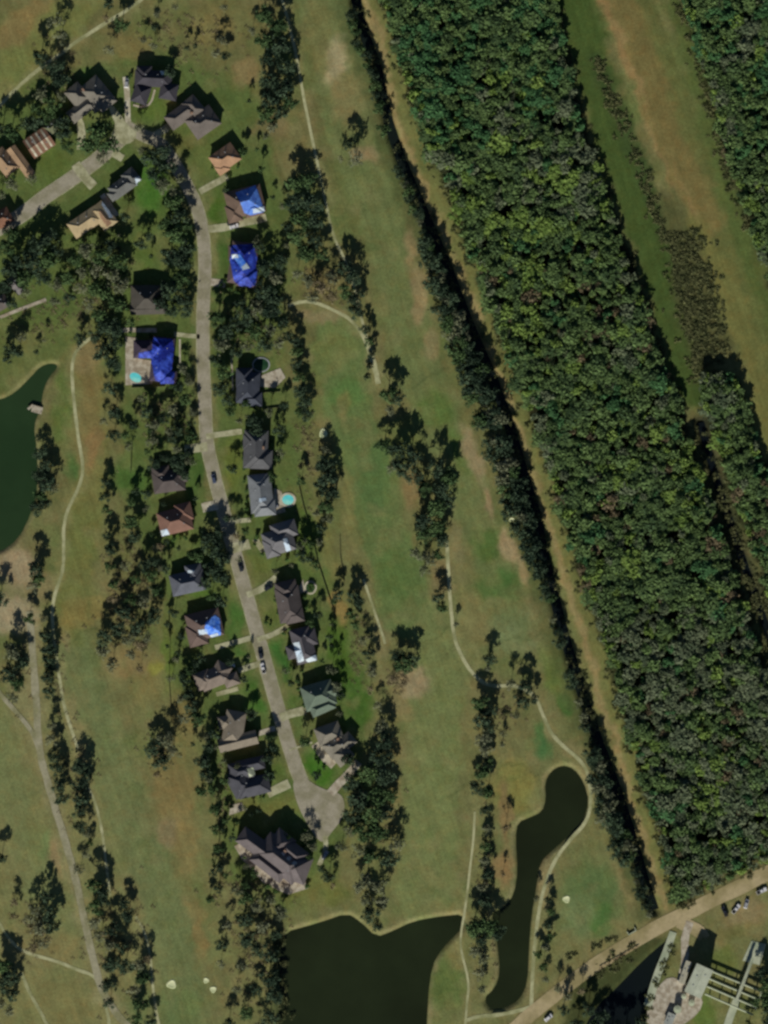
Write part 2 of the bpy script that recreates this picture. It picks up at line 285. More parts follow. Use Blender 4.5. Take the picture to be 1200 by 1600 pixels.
# dry and worn patches
BR = (130, 114, 78)
lay(.4 * np.clip(vnoise(QX, QY, 22, 14) * 2.2 - 1.2, 0, 1), (122, 114, 74)); lay(.4 * np.clip(vnoise(QX, QY, 15, 15) * 2.2 - 1.3, 0, 1), (84, 98, 52))
for b in [(525, 92, 16, 36, (146, 134, 98), .85, 8), (540, 150, 26, 40, (118, 106, 68), .6), (572, 240, 22, 12, (132, 114, 80), .8), (500, 60, 20, 60, (108, 100, 60), .4), (655, 460, 12, 46, BR, .8), (643, 385, 10, 30, BR, .7), (672, 540, 12, 20, (124, 112, 76), .7),
          (738, 705, 12, 44, (132, 116, 84), .8, -18), (762, 780, 9, 24, (130, 112, 80), .8, -18), (798, 855, 11, 34, (140, 122, 88), .9, -25), (815, 895, 10, 24, (132, 116, 80), .8, -30), (640, 765, 18, 34, (118, 102, 66), .8), (690, 900, 10, 30, (112, 100, 66), .7), (712, 850, 9, 36, (112, 106, 70), .7),
          (645, 1065, 24, 20, (134, 120, 88), .9, 30), (625, 1100, 16, 30, (118, 106, 70), .7), (612, 1220, 8, 90, (118, 108, 66), .6), (600, 1000, 14, 26, (116, 108, 72), .6), (735, 970, 24, 40, (114, 106, 66), .6),
          (140, 640, 20, 110, (112, 100, 60), .85), (145, 700, 10, 30, (120, 98, 62), .7), (135, 560, 22, 26, (116, 102, 66), .8), (28, 885, 32, 34, (138, 122, 92), .9), (60, 915, 24, 20, (118, 106, 72), .7), (22, 955, 30, 24, (132, 118, 90), .8),
          (130, 960, 40, 20, (118, 104, 58), .7, -25), (200, 1040, 34, 26, (118, 104, 66), .8), (230, 1075, 26, 20, (112, 104, 62), .7), (240, 1045, 12, 12, (122, 118, 52), .7), (270, 1230, 34, 60, (112, 98, 60), .75), (290, 1320, 20, 60, (116, 104, 64), .7), (285, 1120, 22, 40, (112, 100, 60), .6), (260, 1300, 16, 20, (122, 108, 76), .7),
          (120, 1150, 10, 60, (122, 112, 74), .7, -15), (90, 1340, 9, 30, (132, 108, 76), .8, -15), (50, 1480, 40, 30, (116, 106, 70), .5), (100, 1480, 24, 24, (114, 102, 62), .7), (95, 1570, 60, 30, (106, 100, 58), .7), (310, 1450, 10, 50, (118, 102, 62), .7, -12), (55, 1290, 12, 60, (104, 102, 60), .5),
          (40, 30, 46, 18, (118, 102, 62), .8, -30), (15, 60, 24, 20, (112, 98, 60), .8), (330, 40, 40, 30, (112, 100, 60), .6), (385, 112, 20, 18, (118, 102, 66), .8), (205, 70, 30, 20, (112, 100, 60), .6), (420, 200, 26, 16, (112, 98, 66), .6), (100, 1000, 6, 20, (118, 106, 74), .6),
          (790, 1270, 9, 50, (118, 98, 64), .7), (785, 1360, 16, 30, (124, 102, 66), .8), (900, 1170, 16, 16, (118, 108, 70), .7, 30), (980, 1390, 10, 44, (120, 108, 70), .7, -25), (920, 1210, 12, 40, (122, 112, 76), .7), (850, 1360, 9, 60, (132, 118, 82), .6), (690, 1420, 40, 10, (112, 108, 66), .6),
          (820, 700, 9, 26, (114, 100, 56), .3), (1165, 1430, 34, 16, (122, 108, 74), .8, -25), (1040, 1500, 10, 18, (104, 100, 56), .4), (530, 955, 10, 28, (124, 104, 60), .8, -15), (505, 440, 30, 20, (110, 100, 62), .7), (500, 490, 40, 10, (120, 108, 76), .7), (535, 640, 9, 24, (112, 100, 62), .5), (515, 860, 12, 60, (106, 104, 58), .6, -10), (545, 790, 9, 60, (110, 106, 62), .6, -8)]:
    blob(b[0], b[1], b[2], b[3], b[4], *b[5:])
# woodland floor, levees, swale, tracks
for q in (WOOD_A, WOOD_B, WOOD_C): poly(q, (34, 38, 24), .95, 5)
line(SWALE, 62, (62, 78, 36), .95, 6); line([(930, 90), (965, 170), (1010, 290), (1050, 400), (1075, 500)], 22, (56, 70, 38), .7, 6)
poly([(1030, 300), (1110, 380), (1150, 540), (1090, 600), (1060, 500)], (72, 72, 42), .85, 8)
line(LEVEE_E, 74, (90, 93, 51), .9, 9); line([(1030, -60), (1075, 60), (1105, 180), (1135, 290), (1170, 400), (1215, 520)], 26, (74, 88, 44), .8, 7)
line([(q[0] + 22, q[1]) for q in TRACK_E], 46, (112, 98, 58), .8, 8); line(TRACK_E, 15, (132, 110, 70), .9, 4); line([(1088, 345), (1120, 420), (1150, 500), (1185, 620), (1215, 720)], 26, (106, 102, 56), .8, 6); line([(1000, 150), (1060, 290), (1100, 390)], 8, (96, 96, 50), .6, 4)
line([(1130, 400), (1165, 480), (1200, 590)], 12, (112, 108, 60), .6, 4)
line([(p[0] + 3, p[1]) for p in TRACK_N], 36, (106, 106, 60), .95, 5); line([(p[0] - 4, p[1]) for p in TRACK_N], 12, (142, 124, 82), .85, 3)
line([(p[0] - 14, p[1] + 3) for p in DITCH], 34, (66, 74, 42), .6, 6)
line(DITCH, 12, (40, 46, 30), .95, 4, False); line(CANAL_E, 24, (34, 36, 26), .95, 5, False)
line(LEVEE_S, 40, (112, 104, 66), .7, 5)
poly([(900, 1520), (1040, 1460), (1050, 1480), (1010, 1620), (880, 1620)], (56, 62, 34), .9, 5)
for q, ww in ((POND_W, 5), (POND_S, 6), (POND_E, 6)):
    lay(np.clip(vnoise(PX, PY, 14, 41) * 1.3 - .1, .1, .9) * sm(np.abs(sdf_poly(QX * .35 + PX * .65, QY * .35 + PY * .65, q) - ww / 2) - ww / 2, 3.), (128, 120, 82))
line([(440, 1470), (437, 1640)], 20, (60, 72, 40), .9, 6)
for q, wd in PATHS: line(q, wd + 7, (128, 120, 80), .4, 4)
for q in ([(640, 606), (668, 592), (700, 574)], [(655, 1004), (680, 992), (700, 982)], [(785, 1005), (812, 996), (850, 985)], [(100, 1008), (128, 994), (152, 980)], [(140, 1200), (175, 1194), (225, 1180)], [(0, 1262), (40, 1246), (70, 1232)], [(760, 1215), (790, 1198), (815, 1202), (838, 1210)], [(690, 1250), (740, 1225)]): line(q, 2.5, (66, 76, 42), .6, 2)
for k in range(70):
    x_ = rng.uniform(440, 850); y_ = rng.uniform(0, 1400); l_ = rng.uniform(20, 70); line([(x_, y_), (x_ + l_ * .34, y_ + l_)], rng.uniform(3, 9), rng.choice([(112, 110, 68), (88, 100, 56), (110, 104, 64), (82, 94, 50)]), .35, 4)
    x_ = rng.uniform(0, 330); y_ = rng.uniform(560, 1600); line([(x_, y_), (x_ + l_ * .34, y_ + l_)], rng.uniform(3, 9), rng.choice([(112, 110, 68), (88, 100, 56), (114, 106, 66), (82, 94, 50)]), .35, 4)
line([(46, 955), (50, 1010), (54, 1060), (58, 1120), (60, 1165), (68, 1200), (82, 1250), (98, 1300), (112, 1350), (124, 1400), (134, 1450), (146, 1500), (158, 1545), (190, 1600)], 22, (136, 126, 90), .6, 5)
blob(20, 960, 40, 26, (138, 126, 96), .7); blob(40, 1090, 30, 40, (120, 114, 78), .6); lay(.35 * sm(sdf_poly(PX, PY, [(-60, 1080), (120, 1080), (200, 1300), (300, 1660), (-60, 1660)]), 40), (122, 118, 76))
# shoulders beside the streets
line(MAINROAD, 32, (118, 110, 72), .55, 4)
# relief
Z = np.zeros(PX.shape)
for q, dep in ((POND_W, 2.2), (POND_S, 2.2), (POND_E, 2.0), (CANAL_S, 2.4)):
    dd = sdf_poly(PX, PY, q) * S; Z = np.minimum(Z, -dep * np.clip((-dd + 1.6) / 4.0, 0, 1))
dd = dist_line(PX, PY, DITCH) * S; Z = np.minimum(Z, -2.0 * np.clip((4.2 - dd) / 3.0, 0, 1))
dd = dist_line(PX, PY, CANAL_E) * S; Z = np.minimum(Z, -2.0 * np.clip((3.2 - dd) / 2.4, 0, 1))
for q in (POND_W, POND_S, POND_E): lay(sm(sdf_poly(PX, PY, q) + 1.5, 2.), (40, 46, 30))
vv = np.stack([GX, GY, Z], -1).reshape(-1, 3)
idx = np.arange(nx_ * ny_).reshape(ny_, nx_)
ff = np.stack([idx[:-1, :-1], idx[:-1, 1:], idx[1:, 1:], idx[1:, :-1]], -1).reshape(-1, 4)
def fast_mesh(name, v, f, mats, var=None, midx=None):
    me = bpy.data.meshes.new(name); k = f.shape[1]
    me.vertices.add(len(v)); me.vertices.foreach_set('co', v.astype(np.float32).ravel())
    me.loops.add(f.size); me.loops.foreach_set('vertex_index', f.astype(np.int32).ravel())
    me.polygons.add(len(f)); me.polygons.foreach_set('loop_start', np.arange(0, f.size, k, dtype=np.int32))
    for m in mats: me.materials.append(m)
    if midx is not None: me.polygons.foreach_set('material_index', midx.astype(np.int32))
    me.update(calc_edges=True)
    if var is not None:
        a = me.attributes.new('var', 'FLOAT', 'POINT'); a.data.foreach_set('value', var.astype(np.float32))
    return me
gm, t, p, N, L = mat_new('turf_and_soil')
at = N.new('ShaderNodeAttribute'); at.attribute_name = 'tint'
tc = N.new('ShaderNodeTexCoord')
gmap = N.new('ShaderNodeMapping'); gmap.inputs['Rotation'].default_value = (.7, .5, .6); L.new(tc.outputs['Object'], gmap.inputs[0])
def nz(scale, det, rough=.6):
    n = N.new('ShaderNodeTexNoise'); n.inputs['Scale'].default_value = scale; n.inputs['Detail'].default_value = det; n.inputs['Roughness'].default_value = rough
    L.new(gmap.outputs[0], n.inputs['Vector']); return n
def rngmap(src, a, b, c, dd_):
    m = N.new('ShaderNodeMapRange'); m.inputs['From Min'].default_value = a; m.inputs['From Max'].default_value = b
    m.inputs['To Min'].default_value = c; m.inputs['To Max'].default_value = dd_; L.new(src, m.inputs[0]); return m
fine = rngmap(nz(.9, 6, .75).outputs[0], .3, .7, .74, 1.26); mid = rngmap(nz(.12, 5).outputs[0], .3, .7, .84, 1.16)
mpn = N.new('ShaderNodeMapping'); mpn.vector_type = 'TEXTURE'; mpn.inputs['Rotation'].default_value = (0, 0, R(17)); mpn.inputs['Scale'].default_value = (2.2, 34, 1); mpn.inputs['Location'].default_value = (0, 0, .37); L.new(tc.outputs['Object'], mpn.inputs[0])
sn = N.new('ShaderNodeTexNoise'); sn.inputs['Scale'].default_value = 1; sn.inputs['Detail'].default_value = 4; L.new(mpn.outputs[0], sn.inputs[0]); strk = rngmap(sn.outputs[0], .3, .7, .9, 1.1)
m0 = N.new('ShaderNodeMath'); m0.operation = 'MULTIPLY'; L.new(strk.outputs[0], m0.inputs[0]); L.new(mid.outputs[0], m0.inputs[1]); mid = m0
mu = N.new('ShaderNodeMath'); mu.operation = 'MULTIPLY'; L.new(fine.outputs[0], mu.inputs[0]); L.new(mid.outputs[0], mu.inputs[1])
mx = N.new('ShaderNodeMix'); mx.data_type = 'RGBA'; mx.blend_type = 'MULTIPLY'; mx.inputs['B'].default_value = (1.14, .95, .88, 1)
hb = rngmap(nz(.2, 6, .7).outputs[0], .45, .7, 0, .8); L.new(hb.outputs[0], mx.inputs['Factor']); L.new(at.outputs['Color'], mx.inputs['A'])
vs = N.new('ShaderNodeVectorMath'); vs.operation = 'SCALE'; L.new(mx.outputs['Result'], vs.inputs[0]); L.new(mu.outputs[0], vs.inputs['Scale'])
L.new(vs.outputs[0], p.inputs['Base Color']); p.inputs['Roughness'].default_value = 1; p.inputs['Specular IOR Level'].default_value = .05
bp = N.new('ShaderNodeBump'); bp.inputs['Distance'].default_value = .35; bp.inputs['Strength'].default_value = .5
L.new(nz(.5, 6, .7).outputs[0], bp.inputs['Height']); L.new(bp.outputs[0], p.inputs['Normal'])
me = fast_mesh('ground', vv, ff, [gm])
a = me.color_attributes.new('tint', 'FLOAT_COLOR', 'POINT')
a.data.foreach_set('color', np.concatenate([C.reshape(-1, 3), np.ones((nx_ * ny_, 1))], 1).astype(np.float32).ravel())
me.polygons.foreach_set('use_smooth', [True] * len(me.polygons))
tag(link(bpy.data.objects.new('ground', me)), kind='structure')
# ------------------------------------------------------------------ water sheets
def flat(name, pts, z, mat, kind='structure', parent=None):
    vs_ = [(*W(*q), z) for q in pts]; bm = bmesh.new(); f = bm.faces.new([bm.verts.new(v) for v in vs_])
    if f.normal.z < 0: f.normal_flip()
    bmesh.ops.triangulate(bm, faces=bm.faces[:]); bmesh.ops.recalc_face_normals(bm, faces=bm.faces[:])
    me_ = bpy.data.meshes.new(name); bm.to_mesh(me_); bm.free(); me_.materials.append(mat)
    if me_.polygons[0].normal.z < 0: me_.flip_normals()
    o = link(bpy.data.objects.new(name, me_), parent)
    if kind: o['kind'] = kind
    return o
def grow(pts, m):
    cx = sum(q[0] for q in pts) / len(pts); cy = sum(q[1] for q in pts) / len(pts); out = []; n = len(pts)
    ar = sum(pts[i][0] * pts[(i + 1) % n][1] - pts[(i + 1) % n][0] * pts[i][1] for i in range(n)); sg = 1 if ar > 0 else -1
    for i in range(n):
        a_, b_ = pts[i - 1], pts[(i + 1) % n]; dx, dy = b_[0] - a_[0], b_[1] - a_[1]; l_ = math.hypot(dx, dy) or 1
        out.append((pts[i][0] + sg * dy / l_ * m, pts[i][1] - sg * dx / l_ * m))
    return out
flat('pond_water', grow(POND_W, 4), -1.0, M['water_green']); flat('pond_water', grow(POND_S, 4), -1.0, M['water_dark'])
flat('pond_water', grow(POND_E, 3), -1.02, M['water_dark']); flat('canal_water', grow(CANAL_S, 3), -1.0, M['water_ditch'])
def ribbon(name, pts, wd, z, mat, kind='structure', jit=0., parent=None, it=2, th=0.0, wend=None):
    pts = smooth_open(pts, it); n = len(pts); vs_ = []; fs_ = []
    for i in range(n):
        a_ = pts[max(i - 1, 0)]; b_ = pts[min(i + 1, n - 1)]; dx, dy = b_[0] - a_[0], b_[1] - a_[1]; l_ = math.hypot(dx, dy) or 1
        ww = wd + ((wend - wd) * i / (n - 1) if wend else 0)
        for sg in (-1, 1):
            h = sg * (ww / 2) * (1 + rng.uniform(-jit, jit)); vs_.append((*W(pts[i][0] - dy / l_ * h, pts[i][1] + dx / l_ * h), z))
    for i in range(n - 1): fs_.append((2 * i, 2 * i + 2, 2 * i + 3, 2 * i + 1))
    if th:
        m_ = len(vs_); vs_ += [(v[0], v[1], v[2] - th) for v in vs_]
        fs_ += [(2 * i, 2 * i + m_, 2 * i + 2 + m_, 2 * i + 2) for i in range(n - 1)] + [(2 * i + 1, 2 * i + 3, 2 * i + 3 + m_, 2 * i + 1 + m_) for i in range(n - 1)]
    o = mesh(name, vs_, fs_, mat, parent)
    if o.data.polygons[0].normal.z < 0: o.data.flip_normals()
    if kind: o['kind'] = kind
    return o
ribbon('ditch_water', DITCH, 20, -1.05, M['water_ditch']); ribbon('ditch_water', CANAL_E, 16, -1.05, M['water_ditch'])
# ------------------------------------------------------------------ roads, paths, driveways
def disc_pts(x, y, rx, ry=None, n=28, rot=0):
    ry = ry or rx; return [(x + rx * math.cos(a) * math.cos(rot) - ry * math.sin(a) * math.sin(rot), y + rx * math.cos(a) * math.sin(rot) + ry * math.sin(a) * math.cos(rot)) for a in [2 * math.pi * k / n for k in range(n)]]
ribbon('kerb', MAINROAD, 19.6, .05, M['drive'], jit=.02, th=.05, wend=23)
ribbon('kerb', WESTROAD, 24, .055, M['drive'], jit=.02, th=.05)
ribbon('road', MAINROAD, 17.5, .10, M['asphalt'], jit=.05, th=.1, wend=21)
ribbon('road', WESTROAD, 22, .10, M['asphalt'], jit=.03, th=.1)
flat('road', smooth_closed([(468, 1205), (484, 1222), (512, 1236), (534, 1240), (540, 1262), (532, 1284), (518, 1300), (506, 1318), (494, 1310), (478, 1284), (464, 1256), (456, 1222)], 2), .14, M['asphalt'])
flat('road', smooth_closed([(168, 158), (182, 170), (200, 196), (216, 208), (206, 224), (188, 226), (172, 214), (182, 196), (172, 176)], 1), .13, M['drive'])
for i, (q, wd) in enumerate(CP): ribbon('path', q, wd, .05 + .006 * i, M['path'], jit=.14, it=2)
ribbon('path', [(46, 955), (50, 1010), (54, 1060), (58, 1120), (60, 1165), (68, 1200), (82, 1250), (98, 1300), (112, 1350), (124, 1400), (134, 1450), (146, 1500), (158, 1545), (175, 1575), (205, 1610)], 11, .16, M['gravel'], jit=.12)
ribbon('path', [(-10, 1072), (12, 1098), (34, 1122), (52, 1146), (62, 1175)], 7, .17, M['gravel'], jit=.1)
ribbon('levee_road', LEVEE_S, 22, .15, M['levee'], jit=.06, wend=24)
ribbon('levee_road', [(1060, 1440), (1085, 1450), (1100, 1462)], 20, .19, M['levee'], jit=.06)
DR = [([(196, 120), (199, 150), (200, 192)], 9, 'drive_pale'), ([(236, 214), (252, 206), (266, 196)], 11, 'drive'), ([(312, 300), (332, 288), (356, 276)], 10, 'drive'), ([(326, 358), (348, 356), (362, 352), (416, 340)], 12, 'drive'), ([(326, 440), (352, 444)], 12, 'patio'),
      ([(312, 526), (288, 524), (272, 522)], 7, 'drive'), ([(281, 530), (281, 580)], 2.6, 'drive_pale'), ([(324, 698), (288, 702)], 14, 'drive'), ([(322, 682), (348, 678), (378, 674)], 9, 'drive'), ([(340, 788), (316, 794)], 15, 'drive_pale'), ([(360, 858), (390, 850)], 16, 'drive'), ([(398, 842), (412, 862)], 9, 'drive'), ([(360, 815), (392, 812)], 7, 'drive'),
      ([(386, 930), (410, 920), (432, 902)], 10, 'drive'), ([(396, 996), (366, 1004), (336, 1012)], 8, 'drive'), ([(402, 1000), (430, 990), (452, 976)], 8, 'drive'), ([(408, 1036), (372, 1048)], 9, 'drive'), ([(338, 1085), (372, 1076)], 7, 'drive'), ([(438, 1122), (456, 1114), (478, 1110)], 13, 'drive'),
      ([(430, 1138), (404, 1146)], 8, 'patio'), ([(452, 1172), (470, 1166), (488, 1160)], 3, 'drive'), ([(516, 1240), (534, 1220), (550, 1204), (560, 1190)], 13, 'patio'), ([(492, 1162), (505, 1182), (522, 1196)], 13, 'patio'), ([(452, 1224), (418, 1240)], 14, 'drive'), ([(508, 1306), (510, 1328), (498, 1352)], 8, 'drive'),
      ([(118, 256), (132, 276), (146, 292)], 16, 'drive'), ([(160, 304), (172, 322), (182, 338)], 9, 'drive_pale'), ([(176, 238), (192, 248)], 12, 'drive'), ([(190, 516), (245, 516)], 7, 'patio'), ([(0, 496), (30, 484), (72, 468)], 5, 'patio'), ([(456, 986), (462, 1008), (470, 1032)], 3, 'drive_pale'),
      ([(118, 176), (128, 200), (126, 234)], 12, 'drive'), ([(208, 164), (222, 168), (236, 162), (242, 140)], 3, 'patio'), ([(362, 560), (364, 610)], 2.6, 'patio')]
DRV = DR
for i, (q, wd, m_) in enumerate(DR): ribbon('driveway', q, wd, .085 + .003 * i if m_ != 'asphalt' else .2, M[m_], jit=.08, it=1)
flat('patio', [(196, 526), (214, 528), (216, 560), (238, 564), (238, 600), (196, 602)], .22, M['patio'])
flat('patio', [(428, 762), (440, 768), (446, 800), (430, 804), (424, 790)], .22, M['patio'])
flat('patio', [(400, 590), (438, 575), (446, 590), (430, 606), (404, 604)], .22, M['patio'])
flat('patio', [(408, 1345), (470, 1362), (482, 1388), (450, 1398), (412, 1380), (378, 1342), (366, 1322), (374, 1318)], .2, M['patio'])
flat('patio', [(360, 1258), (378, 1254), (382, 1266), (358, 1274)], .22, M['patio'])
flat('patio', [(468, 1196 - 280), (474, 905), (476, 925), (468, 928)], .22, M['patio'])
flat('pump_yard', smooth_closed([(1036, 1530), (1056, 1526), (1080, 1545), (1100, 1560), (1092, 1584), (1060, 1606), (1010, 1606), (1012, 1570)], 1), .2, M['patio'])
ribbon('service_ramp', [(1052, 1456), (1040, 1490), (1026, 1525), (1012, 1572)], 11, .3, M['slab'], th=.3, wend=13)
ribbon('service_road', [(1078, 1440), (1068, 1470), (1072, 1500), (1060, 1545)], 12, .24, M['patio'], jit=.1)
ribbon('service_road', [(1095, 1450), (1105, 1464)], 9, .26, M['levee'])
flat('walkway_pad', [(1174, 1470), (1197, 1475), (1187, 1508), (1160, 1501)], .25, M['slab'])
# ------------------------------------------------------------------ trees
def leaves(lobes, n, size, up=.35, seed=0, jit=.6):
    """leaf-clump quads spread over and inside a set of ellipsoid lobes (x,y,z,rx,ry,rz)"""
    r = np.random.RandomState(seed); lobes = np.array(lobes); wgt = lobes[:, 3] * lobes[:, 4]; k = r.choice(len(lobes), n, p=wgt / wgt.sum())
    dv = r.normal(size=(n, 3)); dv /= np.linalg.norm(dv, axis=1)[:, None]; dv[:, 2] = np.where(dv[:, 2] < -.3, -dv[:, 2], dv[:, 2])
    rad = np.where(r.rand(n) < .16, r.uniform(1.0, 1.5, n), r.uniform(.5, 1.08, n))[:, None]; c = lobes[k, :3] + dv * lobes[k, 3:6] * rad
    nm = dv + r.normal(size=(n, 3)) * jit; nm[:, 2] += up; nm /= np.linalg.norm(nm, axis=1)[:, None]
    a_ = np.cross(nm, r.normal(size=(n, 3))); a_ /= np.linalg.norm(a_, axis=1)[:, None]; b_ = np.cross(nm, a_)
    s_ = (size * r.uniform(.55, 1.25, n))[:, None]
    v = np.stack([c - a_ * s_ - b_ * s_ * .5, c + a_ * s_ * .9 - b_ * s_ * .6, c + a_ * s_ + b_ * s_ * .7, c - a_ * s_ * .7 + b_ * s_ * .6], 1).reshape(-1, 3)
    f = np.arange(4 * n).reshape(n, 4); lv = r.uniform(0.1, .8, len(lobes))
    var = np.repeat(lv[k] + r.uniform(-.2, .2, n), 4)
    return v, f, var
def lobes_for(rad, hgt, flat_, nl, seed, spread=.62, lr=.42):
    r = random.Random(seed); out = []
    for i in range(nl):
        a = 2 * math.pi * (i / nl + r.uniform(-.06, .06)) * 2.4; q = rad * spread * math.sqrt((i + .5) / nl) * r.uniform(.8, 1.25)
        s = rad * lr * r.uniform(.5, 1.3); q *= r.uniform(.8, 1.2)
        out.append((q * math.cos(a), q * math.sin(a), hgt * (.72 - .18 * (q / rad) ** 2) + r.uniform(-.06, .08) * hgt, s * r.uniform(.85, 1.2), s * r.uniform(.85, 1.2), s * flat_))
    return out
def trunk_mesh(hgt, rad, lobes, r0, name, mat, nb=6, twigs=0, seed=1):
    b = MB(); r = random.Random(seed); top = Vector((r.uniform(-.3, .3), r.uniform(-.3, .3), hgt * .55))
    b.tube((0, 0, -.2), top * .5, r0, r0 * .75, 8); b.tube(top * .5, top, r0 * .75, r0 * .45, 8)
    for i in range(min(nb, len(lobes))):
        l_ = lobes[-1 - i]; st = top * r.uniform(.6, 1); en = Vector(l_[:3]) * 1.0; mid_ = st.lerp(en, .5) + Vector((0, 0, -.3))
        b.tube(st, mid_, r0 * .4, r0 * .26, 6); b.tube(mid_, en, r0 * .26, r0 * .08, 6)
        for k in range(twigs + 1):
            e2 = en + Vector((r.uniform(-1, 1), r.uniform(-1, 1), r.uniform(-.2, .8))) * rad * .45; s2 = mid_.lerp(en, r.uniform(.2, .9)); b.tube(s2, e2, r0 * .13, r0 * .04, 4)
    return mesh_data(name, b.v, b.f, mat)
def mesh_data(name, v, f, mat):
    me_ = bpy.data.meshes.new(name); me_.from_pydata(v, [], f); me_.materials.append(mat); me_.update(); return me_
PROTO = {}
def proto(kind, mat, n, count, rad=4.5, hgt=11., flat_=.8, nl=11, size=.5, spread=.62, lr=.42, bark='bark', twigs=0, r0=.3, jit=.6):
    L_ = []
    for s in range(count):
        lb = lobes_for(rad, hgt, flat_, nl, 100 + s * 7 + len(kind), spread, lr)
        v, f, var = leaves(lb, n, size, seed=s + 3, jit=jit)
        L_.append((fast_mesh('crown', v, f, [M[mat]], var), trunk_mesh(hgt, rad, lb, r0, 'trunk', M[bark], 7, twigs, s)))
    PROTO[kind] = L_
proto('oak', 'oak', 820, 6, nl=16, lr=.34, spread=.85, size=.42, jit=1.0); proto('dark', 'dark', 720, 6, nl=17, lr=.32, spread=.9, size=.42, jit=1.0)
proto('thin', 'thin', 330, 4, size=.42, nl=12, lr=.36, spread=.75, bark='deadbark', twigs=4, r0=.22)
proto('brown', 'brown', 300, 3, size=.42, nl=11, lr=.36, spread=.75, bark='deadbark', twigs=4, r0=.22)
proto('pine', 'dark', 620, 3, rad=3.6, hgt=15, nl=9, size=.45, lr=.4, r0=.28)
proto('shrub', 'shrub', 150, 3, rad=1.2, hgt=1.7, nl=6, size=.28, r0=.06, lr=.5)
ORD = ['first', 'second', 'third', 'fourth', 'fifth', 'sixth', 'seventh', 'eighth', 'ninth', 'tenth', 'eleventh', 'twelfth', 'thirteenth', 'fourteenth']
KNAME = {'oak': 'oak_tree', 'dark': 'evergreen_tree', 'thin': 'thin_tree', 'brown': 'brown_tree', 'pine': 'pine_tree', 'shrub': 'shrub'}
KLOOK = {'oak': 'leafy green tree', 'dark': 'dark evergreen tree', 'small': 'small dark tree', 'thin': 'thin half-bare tree', 'brown': 'brown bare tree', 'pine': 'tall dark pine', 'shrub': 'low green shrub'}
NB = {}
def tree(kind, px, py, r, label, group, z=0., cat='tree', hs=None):
    base = 1.2 if kind == 'shrub' else (3.6 if kind == 'pine' else 4.5); s = r * S / base * (1 if kind == 'shrub' else 1.1)
    if kind != 'shrub': py += .55 * r
    small = r < 9.6 and kind in ('dark', 'oak')
    cm, tm = rng.choice(PROTO[kind]); x, y = W(px, py)
    o = empty('small_tree' if small else KNAME[kind], (x, y, z), label, cat if kind != 'shrub' else 'shrub', group, rng.uniform(0, 6.283))
    hz = (hs if hs else (rng.uniform(.85, 1.15) * (.45 + .55 * s))) if kind != 'shrub' else s
    o.scale = (s, s * rng.uniform(.88, 1.12), hz)
    link(bpy.data.objects.new('crown', cm), o); link(bpy.data.objects.new('trunk', tm), o)
    return o
def stand(place, pts, kinds='dark', cat='tree', share=False):
    """a stand of trees: kinds = one kind or a weighted list; labels count from the top of the photo within each kind"""
    pts = sorted(pts, key=lambda q: (q[1], q[0])); kinds = ['dark', 'dark', 'oak'] if kinds == 'dark' and len(pts) > 2 else kinds; ks = [kinds if isinstance(kinds, str) else rng.choice(kinds) for _ in pts]
    ks = [(q[3] if len(q) > 3 else k) for q, k in zip(pts, ks)]; kk = ['small' if q[2] < 9.6 and k in ('dark', 'oak') else k for q, k in zip(pts, ks)]; cnt = {k: kk.count(k) for k in kk}; seen = {}
    for q, k, k2 in zip(pts, ks, kk):
        i = seen[k2] = seen.get(k2, 0) + 1; n = cnt[k2]; look = KLOOK[k2]
        if n == 1: lab = look + ' ' + place; g = None
        elif share or n > 14: lab = 'one of several ' + look + 's ' + place; g = look + 's ' + place
        else:
            g = look + 's ' + place
            lab = (('uppermost ' if i == 1 else 'lowest ' if i == n else ORD[i - 1] + ' ') + look + (' down ' if 1 < i < n else ' ') + place)
        tree(k, q[0], q[1], q[2], lab, g, cat=cat)
D = 'dark'; O_ = 'oak'; T = 'thin'; B_ = 'brown'; P_ = 'pine'
stand('in the belt left of the top cart path', [(412, 22, 12), (437, 35, 13), (412, 58, 12), (440, 66, 14), (422, 88, 13), (448, 100, 12), (418, 118, 13), (444, 132, 14), (422, 150, 13), (452, 155, 12), (438, 172, 11), (418, 176, 12, O_), (425, 196, 9, T), (395, 45, 8, T)], D)
stand('beside the path bend below the blue-roofed house', [(460, 282, 13), (482, 276, 12), (462, 308, 14), (486, 312, 13), (470, 336, 14), (493, 342, 12), (464, 364, 13), (490, 370, 13), (478, 392, 12), (504, 392, 10), (450, 352, 8)], [D, D, O_])
stand('where the cart paths fork', [(538, 412, 11), (550, 428, 12), (540, 450, 12), (557, 462, 12), (556, 484, 10), (482, 432, 12, T), (502, 444, 13, B_), (520, 456, 12, B_), (490, 458, 11, T), (464, 424, 9, T), (520, 430, 10, T)], D)
stand('hugging the curved path beside the upper fairway', [(570, 512, 7), (576, 530, 7), (580, 552, 6), (578, 570, 5), (574, 586, 5)], D)
stand('in the line left of the putting fairway', [(461, 528, 9), (464, 546, 9), (464, 566, 9), (468, 584, 9), (470, 604, 10), (476, 624, 10), (480, 642, 9), (468, 640, 7)], D)
stand('in the pair beside the wide path end', [(606, 610, 12), (622, 616, 11), (610, 636, 9, T)], D)
stand('in the clump between the two fairways', [(600, 690, 12), (620, 698, 13), (642, 704, 14), (628, 722, 14), (650, 738, 13), (612, 726, 9, T), (684, 726, 13), (700, 742, 12), (688, 758, 13), (664, 756, 10), (682, 786, 14), (702, 774, 11), (660, 804, 14), (684, 816, 13), (664, 828, 13), (690, 838, 10), (650, 858, 11, T), (670, 866, 12, T), (684, 862, 9, O_), (662, 886, 9, T)], D)
stand('beside the cart path junction', [(684, 928, 9), (690, 946, 8), (712, 972, 5, T)], D)
